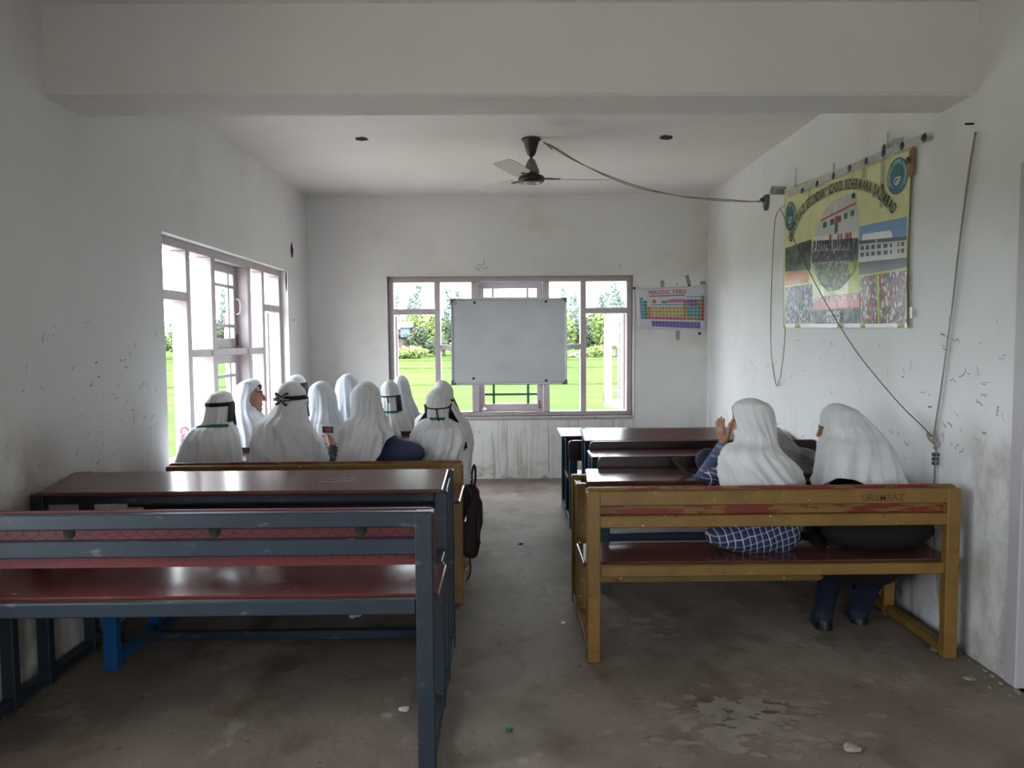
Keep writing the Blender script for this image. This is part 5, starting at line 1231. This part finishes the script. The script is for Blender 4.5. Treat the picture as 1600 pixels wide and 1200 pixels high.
def mask_tie(root, sc, zpx, Y, hgt=.010, tilt=0.02, bow=True, panel=True, tail=True):
    z = at(800, zpx, Y=Y).z; zm = sc.zt - .155
    band('mask_strap', sc, z, hgt, BACK - 1.9, BACK + 1.9, 'mask_black', root, tilt)
    if panel: band('face_mask', sc, zm, .085, BACK + 1.95, BACK + 2 * PI - 1.95, 'mask_black', root, 0, .006)
    for sg in (-1, 1):
        pts_ = []
        for k in range(5):
            a_ = BACK + sg * (1.85 + .12 * k / 4); z_ = z + (zm - z) * k / 4; pts_.append(Vector(sc.f(np.array(sc.t_at(z_)), np.array(a_)).tolist()) + Vector((.006 * math.cos(a_), .006 * math.sin(a_), 0)))
        tube('ear_loop', pts_, .003, 'mask_black', root)
    if tail:
        p = Vector(sc.f(np.array(sc.t_at(z)), np.array(BACK)).tolist()) + Vector((0, -.008, 0))
        ribbon('strap_tail', [p, p + Vector((.006, -.004, -.03)), p + Vector((.012, -.002, -.065))], .008, 'mask_black', root)
    return z
def lanyard(root, sc, zpx, Y, a0=BACK - 1.2, a1=BACK + 1.2, tilt=-.02):
    band('lanyard', sc, at(800, zpx, Y=Y).z, .014, a0, a1, 'lanyard_green', root, tilt)

# front row
A = seated('girl in white headscarf with black mask band and green lanyard beside the left window', [(610.6, 344, 345), (615, 333, 356), (623.6, 326, 362), (633, 324, 364), (645, 322, 364), (655, 320.5, 362), (662, 315, 364), (667.5, 300, 368), (676, 291, 372), (684, 284, 377), (700, 277, 380), (718, 272, 381), (745, 270, 382)], 4.12, 1, fold=1.5, swirl=-3)
mask_tie(A[0], A[1], 626.5, 4.12, .022, 0.0, tail=False); band('face_mask', A[1], at(800, 640, Y=4.12).z, .10, BACK + 1.15, BACK + 1.9, 'mask_black', A[0], 0, .005); lanyard(A[0], A[1], 657, 4.12)
C = seated('girl in white headscarf with a black mask tied in a large bow behind her head', [(595.7, 453, 455), (600, 442, 466), (608, 434.5, 475), (617, 432, 478.5), (627, 432, 478), (636, 427, 479), (645, 420, 481), (654, 408, 484), (661, 398, 488), (676, 392, 500), (692, 387.6, 507), (708, 384, 511), (719, 382.7, 513), (745, 381, 515)], 4.08, 2, fold=1.7, swirl=-4,
           over={'wr': at(519, 701, Y=4.33), 'er': at(518, 728, Y=4.22)}, hands={'r': ((-.2, .4, .6), (-.6, .3, 0), .7, .1, -1)}, tunic='tunic_black')
zc = mask_tie(C[0], C[1], 617.5, 4.08, .024, 0.0, tail=False)
q = Vector(C[1].f(np.array(C[1].t_at(zc)), np.array(BACK - .25)).tolist()) + Vector((0, -.012, 0))
for dx, dz in ((-.036, .028), (-.045, -.004), (-.035, -.030), (.036, .026), (.045, -.006), (.028, -.034)):
    ribbon('bow_loop', [q, q + Vector((dx * .6, -.010, dz * .8)), q + Vector((dx, -.004, dz))], .016, 'mask_black', C[0])
    tube('bow_edge', [q + Vector((0, -.004, 0)), q + Vector((dx * .6, -.015, dz * .65)), q + Vector((dx * .95, -.008, dz * .85))], .002, 'bow_white', C[0])
Fp = seated('girl in white headscarf and navy sleeve resting her arm on the yellow bench back', [(596, 572, 574), (600, 560, 583), (606, 553, 590), (613, 549, 594.5), (627, 548, 596.5), (640, 549, 600), (649, 546, 605), (656, 538, 607), (664, 531, 612), (675, 526, 624), (693, 523.5, 629), (718, 522, 631), (745, 521, 632)], 4.02, 3, fold=1.6, swirl=9.0,
            over={'sr': at(610, 694, Y=3.99), 'er': at(650, 708, Y=3.84), 'wr': at(640, 722, Y=4.05)}, hands={'r': ((-.3, .9, -.2), (-.2, 0, -1), .4, .1, -1)},
            tend=lambda a: 1.0 - .44 * max(0, math.cos(a)) ** .8, extra=((tuple(at(602, 714, Y=3.98)), (.10, .08, .06)), (tuple(at(630, 712, Y=3.9)), (.07, .06, .045))))
J_ = seated('girl with knotted mask string and green lanyard at the aisle end of the yellow bench', [(606.4, 683, 685), (610, 674, 694), (617, 666, 702), (628, 664.5, 705), (643, 666, 704), (653, 665, 704), (658, 655, 711), (666, 644, 727), (678, 639, 733.5), (692, 640.5, 736), (712, 642, 737), (735, 644, 737), (757, 648, 737)], 4.08, 4, fold=1.5, swirl=12, tunic='tunic_brown')
zj = mask_tie(J_[0], J_[1], 635, 4.08, .007, .012); band('face_mask', J_[1], at(800, 641, Y=4.08).z, .075, BACK + 1.35, BACK + 2 * PI - 1.35, 'mask_black', J_[0], 0, .005)
band('lanyard', J_[1], at(800, 650, Y=4.08).z, .013, BACK - .6, BACK + .7, 'lanyard_green', J_[0], -.0)
# second row
Bp = seated('girl in pale headscarf turning her face in profile towards the room', [(591.6, 391, 392), (596, 380, 402), (603, 371, 408), (612, 366, 408), (625, 364.5, 405), (638, 364, 405), (646, 363, 410), (654, 361, 418), (665, 359, 425), (680, 358, 430), (700, 356, 434), (745, 354, 436)], 4.75, 5, yaw=-1.38, fold=1.0, scarf='scarf_cool', headoff=(.012, -.012, 0), over={}, hands={}, h=.005, face=(.085, .100))
E_ = seated('girl in pale headscarf right behind the held magazine', [(595, 501, 502), (600, 490, 512), (606, 484, 518), (615, 481.5, 524), (625, 480.5, 527), (640, 479, 530), (652, 474, 536), (665, 468, 541), (690, 462, 546), (745, 460, 548)], 4.75, 6, scarf='scarf_cool')
K = seated('girl in white headscarf half hidden behind the aisle-end girl', [(594, 689, 691), (598, 681, 700), (604, 676, 706), (612, 674, 709), (625, 674, 709.5), (632, 672, 712), (645, 657, 722), (655, 645, 731), (670, 642, 737), (695, 641, 741), (720, 641, 740), (745, 643, 738)], 4.72, 7, sbias=.86)
mask_tie(K[0], K[1], 622, 4.72, .014, -.02)
# far row
D_ = seated('girl whose scarf top and black mask show above the bow-tied girl', [(585.4, 462, 463), (589, 453, 472), (596, 449.5, 477.5), (606, 448.5, 479), (618, 449, 479), (630, 445, 483), (645, 430, 497), (670, 422, 505), (745, 418, 509)], 5.5, 8)
mask_tie(D_[0], D_[1], 598, 5.5, .022, .01, tail=False); band('face_mask', D_[1], at(800, 606, Y=5.5).z, .10, BACK + .75, BACK + 2.0, 'mask_black', D_[0], 0, .006)
G = seated('girl in pale headscarf with a black pin in the far row', [(583, 544, 545), (587, 535, 553), (593, 528, 560), (603, 524, 563.5), (615, 523, 564), (630, 521, 565), (645, 516, 570), (665, 508, 580), (745, 500, 590)], 5.42, 9, scarf='scarf_cool')
q = at(530, 632, Y=5.27); tube('scarf_pin', [q, q + Vector((.04, .0, .004))], .004, 'mask_black', G[0], smooth_path=False)
Hh = seated('girl with thin mask string and green lanyard left of the window-side pale scarf', [(593, 608, 609), (597, 600, 616), (603, 596, 621), (614, 594, 624), (628, 595, 625), (641, 594, 627), (648, 587, 633), (657, 578, 642), (675, 572, 647), (745, 570, 649)], 5.38, 10, sbias=.9)
mask_tie(Hh[0], Hh[1], 616.5, 5.38, .010, .0); band('face_mask', Hh[1], at(800, 628, Y=5.38).z, .11, BACK + 1.0, BACK + 2.0, 'mask_black', Hh[0], 0, .004); lanyard(Hh[0], Hh[1], 639, 5.38, BACK - 1.3, BACK + .9)
I_ = seated('girl in pale sloping headscarf against the green field in the back window', [(586, 626, 628), (589, 620, 633), (594, 615, 637.5), (605, 612, 641), (622, 610, 646), (640, 604, 654), (655, 598, 661), (690, 590, 668), (745, 588, 670)], 5.75, 11, scarf='scarf_cool', sbias=.9)
# pair on the right
Lp = seated('girl in grey-white headscarf and navy plaid shirt shading her face with a raised hand', [(622, 1175, 1178), (625, 1163, 1187), (630, 1150, 1199), (640, 1143, 1207), (652, 1143, 1210), (668, 1146, 1212.5), (680, 1150, 1215), (690, 1146, 1217), (698, 1131, 1220), (707, 1123, 1228), (720, 1120, 1241), (735, 1121, 1249), (752, 1123, 1257), (780, 1126, 1262)], 3.32, 12, fold=1.4, swirl=-9.0, lean=.08,
            yaw=1.15, tunic='plaid_navy', h=.005, hipdy=-.09, headoff=(-.006, .0, 0), over={'el': at(1100, 752, Y=3.56), 'wl': at(1131, 694, Y=3.44), 'al': (at(1170, 900, Y=3.5).x, 3.47, .296), 'ar': (at(1206, 900, Y=3.5).x, 3.47, .296), 'kl': (at(1168, 900, Y=3.5).x, 3.62, .52), 'kr': (at(1212, 900, Y=3.5).x, 3.62, .52)}, hands={'l': ((-.22, .05, 1.0), (.8, .25, .2), .12, .22, -1)}, face=(.058, .095), extra=(((at(1158, 850, Y=3.2).x, 3.2, SEAT + .065), (.16, .11, .062)),))
M = seated('girl in grey-white headscarf leaning over the desk next to the right wall', [(630, 1305, 1309, 3.52, .01), (634, 1294, 1324, 3.52, .06), (640, 1288, 1338, 3.51, .085), (651, 1281, 1351, 3.50, .10), (664, 1281, 1366, 3.47, .112), (672, 1285, 1374, 3.46, .115), (681, 1284, 1383, 3.44, .12), (690, 1277, 1391, 3.41, .13), (709, 1273, 1403, 3.36, .14), (737, 1271, 1416, 3.31, .15), (757, 1270.3, 1426, 3.28, .155), (785, 1270, 1432, 3.26, .16)], 3.5, 13, fold=1.6, swirl=5.0,
           yaw=1.2, pitch=.25, hipx=1.70, hipdy=-.22, tunic='tunic_brown', h=.007, headoff=(-.042, .0, -.012), face=(.045, .06), roll=-.1,
           over={'wl': at(1300, 858, Y=3.24), 'el': at(1318, 800, Y=3.30), 'al': at(1285, 968, Y=3.36), 'kl': at(1300, 880, Y=3.62), 'ar': at(1340, 965, Y=3.42), 'kr': at(1372, 880, Y=3.66)}, hands={'l': ((-.95, .1, -.15), (0, 0, -1), .2, .1, 1)},
           tend=lambda a: 1.0 - .24 * max(0, math.cos(a + 2.25)) ** 2, extra=(((1.64, 3.20, .50), (.25, .11, .085)), ((1.60, 3.40, .36), (.20, .13, .16)), ((1.72, 3.38, .34), (.15, .13, .15))))
Lk = Blend().cap(at(1100, 752, Y=3.56), at(1130, 700, Y=3.445), .052, .036, .01); smooth_mesh('knit_sleeve', Lk.mesh(.008) + (None,), ['knit_blue'], Lp[0]).location = -Lp[0].location

# ------------------------------------------------------------------ belongings
mat('paper', (222, 224, 228), .7, .03, 20); mat('photo_dark', (44, 34, 42), .4, .1, 30); mat('photo_red', (176, 84, 66), .4, .1, 30)
mat('bottle_pink', (206, 84, 128), .35, .05, 10, spec=.5); mat('bag_maroon', (44, 24, 28), .85, .15, 12); mat('bag_navy', (26, 38, 60), .8, .12, 12); mat('strap_black', (30, 30, 36), .6, .1, 20); mat('jacket_grey', (138, 138, 138), .9, .12, 9)
# magazine page held up by the bow-tied girl
c0 = at(515, 676, Y=4.42); mg = empty('magazine', c0); tag(mg, 'white magazine page with a dark picture held between two front-row girls', 'magazine')
def page(u, v, off=0.0): return Vector((c0.x - .072 + .15 * u, 4.40 + .03 * u - .02 * math.sin(u * PI) - off, at(515, 662, Y=4.4).z - .01 * u - .125 * v))
for nm, u0, u1, v0, v1, m_, o_ in (('page', 0, 1, 0, 1, 'paper', 0), ('picture', .24, .66, .09, .40, 'photo_dark', .0015)):
    pg = sheet(nm, [(u0, v0), (u1, v0), (u1, v1), (u0, v1)], m_, o_, 10, 6, mg, page)
    if nm == 'page': so = pg.modifiers.new('thickness', 'SOLIDIFY'); so.thickness = .002; so.offset = -1
V, Fc = [], []; Rr = random.Random(2)
for k in range(26):
    u, v_ = Rr.uniform(.34, .58), Rr.uniform(.14, .34); i0 = len(V); a, b_ = Rr.uniform(.008, .025), Rr.uniform(.008, .02)
    for q in ((u - a, v_ - b_), (u - a, v_ + b_), (u + a, v_ + b_), (u + a, v_ - b_)): V.append(page(q[0], q[1], .003))
    Fc.append((i0, i0 + 1, i0 + 2, i0 + 3))
tag(pyd('picture_lettering', V, Fc, 'photo_red', mg), kind='stuff')
# pink bottle on the window sill
bx, by, bz = XL - 0.03, 4.36, WZ0
bt = empty('water_bottle', (bx, by, bz)); tag(bt, 'pink water bottle with loop handle standing on the left window sill', 'bottle')
q = at(287, 664, Y=4.36)
lathe('bottle_body', [(.030, 0), (.033, .006), (.033, .14), (.030, .155), (.026, .165)], (bx, by, bz), 'bottle_pink', bt)
lathe('bottle_cap', [(.027, .163), (.028, .168), (.028, .198), (.022, .204), (0, .206)], (bx, by, bz), 'bottle_pink', bt)
tube('loop_handle', [(bx - .018, by, bz + .20), (bx - .02, by, bz + .225), (bx, by, bz + .24), (bx + .02, by, bz + .225), (bx + .018, by, bz + .20)], .005, 'bottle_pink', bt)
# maroon school bag hanging beside the aisle-end girl
def lumpy(name, B, h, m, parent, seed, amp=.006, fr=14, zmin=-9):
    V, Q = B.mesh(h); R = np.random.default_rng(seed); ph = R.uniform(0, 6, (4, 3)); k = R.normal(size=(4, 3)) * fr
    d = sum(np.sin(V @ k[i] + ph[i, 0]) for i in range(4)) * amp * .5; c = V.mean(0); n_ = V - c; n_ /= np.linalg.norm(n_, axis=1)[:, None]; V = V + n_ * d[:, None]; V[:, 2] = np.maximum(V[:, 2], zmin)
    o = smooth_mesh(name, (V, Q, None), [m], parent); o.location = -origin(parent); return o
g0 = at(737, 760, Y=4.10)
bg_ = empty('school_bag', (g0.x, 4.10, .06)); tag(bg_, 'dark maroon school bag hanging at the aisle end of the yellow bench', 'bag')
B = Blend(); B.cap(at(735, 770, Y=4.1), at(733, 850, Y=4.1), .052, .06, .03); B.cap(at(743, 788, Y=4.12), at(742, 815, Y=4.12), .036, .036, .03); B.cap(at(733, 860, Y=4.06), at(738, 862, Y=4.15), .035, .035, .03)
lumpy('bag_body', B, .009, 'bag_maroon', bg_, 3)
ribbon('bag_strap', [at(748, 808, Y=4.05), at(747, 830, Y=4.03), at(749, 850, Y=4.03)], .016, 'strap_black', bg_)
tube('bag_handle', [at(738, 768, Y=4.1), at(737, 742, Y=4.1), at(741, 727, Y=4.1), at(743, 742, Y=4.1), at(741, 768, Y=4.1)], .007, 'strap_black', bg_)
tube('bag_cord', [at(733, 862, Y=4.1), at(735, 890, Y=4.1), at(731, 905, Y=4.1)], .006, 'strap_black', bg_)
# navy backpack and strap on the right desk
nb = empty('backpack', (at(1112, 745, Y=3.62).x, 3.62, .675)); tag(nb, 'navy backpack with black strap lying on the desk by the plaid girl', 'backpack')
B = Blend(); B.cap(at(1108, 720, Y=3.66), at(1112, 742, Y=3.64), .066, .055, .03); B.cap(at(1128, 730, Y=3.68), at(1132, 742, Y=3.66), .05, .04, .03); B.cap(at(1100, 740, Y=3.66), at(1112, 746, Y=3.62), .02, .025, .02)
lumpy('bag_body', B, .008, 'bag_navy', nb, 5, .005, 22, .677)
ribbon('bag_strap', [at(1100, 744, Y=3.60), at(1086, 743, Y=3.6), at(1072, 736, Y=3.62), at(1062, 726, Y=3.66), at(1053, 716, Y=3.7)], .036, 'strap_black', nb, nrm=(0, -.5, .85))
box('strap_buckle', tuple(at(1083, 746, Y=3.585)), tuple(at(1092, 740, Y=3.60)), 'plastic_grey', nb, .002)
# grey jacket heaped on the desk between the two girls
jk = empty('jacket', (at(1245, 740, Y=3.66).x, 3.66, .675)); tag(jk, 'grey quilted jacket heaped on the desk between the two right-hand girls', 'jacket')
B = Blend(); B.cap(at(1222, 706, Y=3.66), at(1262, 728, Y=3.66), .055, .065, .05); B.cap(at(1228, 735, Y=3.64), at(1268, 745, Y=3.64), .06, .055, .05); B.cap(at(1205, 700, Y=3.7), at(1225, 716, Y=3.7), .05, .06, .05); B.cap(at(1250, 716, Y=3.70), at(1278, 738, Y=3.68), .04, .05, .04)
jo = lumpy('jacket_cloth', B, .007, 'jacket_grey', jk, 9, .022, 34, .677)
for a, b_, c_ in (((1212, 693), (1238, 704), (1266, 716)), ((1216, 706), (1244, 718), (1274, 726)), ((1222, 722), (1248, 730), (1276, 738))):
    tube('quilt_seam', [at(*a, Y=3.60), at(*b_, Y=3.592), at(*c_, Y=3.60)], .006, 'jacket_grey', jk)
# scraps on the floor and on the sill
def scrap(label, p, sz, m, seed, flat=.3, name='paper_scrap'):
    bm = bmesh.new(); R = random.Random(seed); bmesh.ops.create_icosphere(bm, subdivisions=2, radius=sz)
    for v in bm.verts: v.co *= R.uniform(.65, 1.15); v.co.z *= flat
    zmin = min(v.co.z for v in bm.verts); bmesh.ops.translate(bm, verts=bm.verts, vec=Vector(p) + Vector((0, 0, -zmin)))
    o = from_bm(name, bm, m); return tag(o, label, 'litter')
p = at(555, 966, Z=0.0); scrap('crumpled white paper ball under the slate bench', (p.x, p.y, 0), .035, 'paper', 1, .9)
p = at(631, 1109, Z=0.0); scrap('small torn paper strip on the floor near the slate bench post', (p.x, p.y, 0), .022, 'paper', 2, .15)
p = at(605, 1118, Z=0.0); scrap('pale flattened scrap on the floor left of the torn strip', (p.x, p.y, 0), .022, 'plaster_chip', 3, .12)
p = at(795, 1141, Z=0.0); scrap('tiny green wrapper on the aisle floor in the foreground', (p.x, p.y, 0), .014, 'lanyard_green', 4, .3)
p = at(813, 850, Z=0.0); scrap('small red-brown wrapper in the middle of the aisle', (p.x, p.y, 0), .018, 'board_red', 5, .3)
p = at(1330, 1172, Z=0.0); scrap('chunk of pale plaster on the floor at the lower right', (p.x, p.y, 0), .03, 'plaster_chip', 6, .3)
p = at(880, 974, Z=0.0); scrap('little white fleck on the aisle floor by the yellow bench leg', (p.x, p.y, 0), .014, 'paper', 7, .3)
p = at(1515, 1062, Z=0.0); scrap('flat plaster flakes beside the yellow bench foot at the right wall', (p.x, p.y, 0), .025, 'plaster_chip', 8, .2)
p = at(1460, 1018, Z=0.0); scrap('crushed silver foil wrapper by the right wall', (p.x, p.y, 0), .025, 'aluminium', 9, .5)
p = at(757, 640, Y=YB + .06); scrap('crumpled white paper in the middle bay of the back window sill', (p.x, YB + .07, WZ0 + .046), .028, 'paper', 10, .7)
box('paper_tag', tuple(at(912, 850, Y=3.05)), tuple(at(919, 873, Y=3.06)), 'paper', R1, .0005)

# pale flat blobs painting the bright glare on the floor
def glare_patch(boxes, seed):
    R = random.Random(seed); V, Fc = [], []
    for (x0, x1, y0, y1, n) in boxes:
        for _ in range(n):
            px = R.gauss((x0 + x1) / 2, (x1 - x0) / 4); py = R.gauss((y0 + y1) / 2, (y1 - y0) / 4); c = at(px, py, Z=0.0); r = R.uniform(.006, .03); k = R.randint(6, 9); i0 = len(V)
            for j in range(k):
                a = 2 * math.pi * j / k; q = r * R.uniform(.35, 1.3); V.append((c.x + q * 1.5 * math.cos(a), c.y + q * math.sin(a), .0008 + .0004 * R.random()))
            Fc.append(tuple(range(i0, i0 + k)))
    o = pyd('glare_patch', V, Fc, 'floor_glare', floor); tag(o, kind='stuff')
mat('floor_glare', (134, 125, 113), .9, .12, 12)
glare_patch([(1020, 1300, 1075, 1170, 230), (945, 1075, 955, 1005, 40), (60, 150, 1080, 1125, 30), (590, 630, 1095, 1130, 8), (640, 1000, 780, 900, 16)], 4)
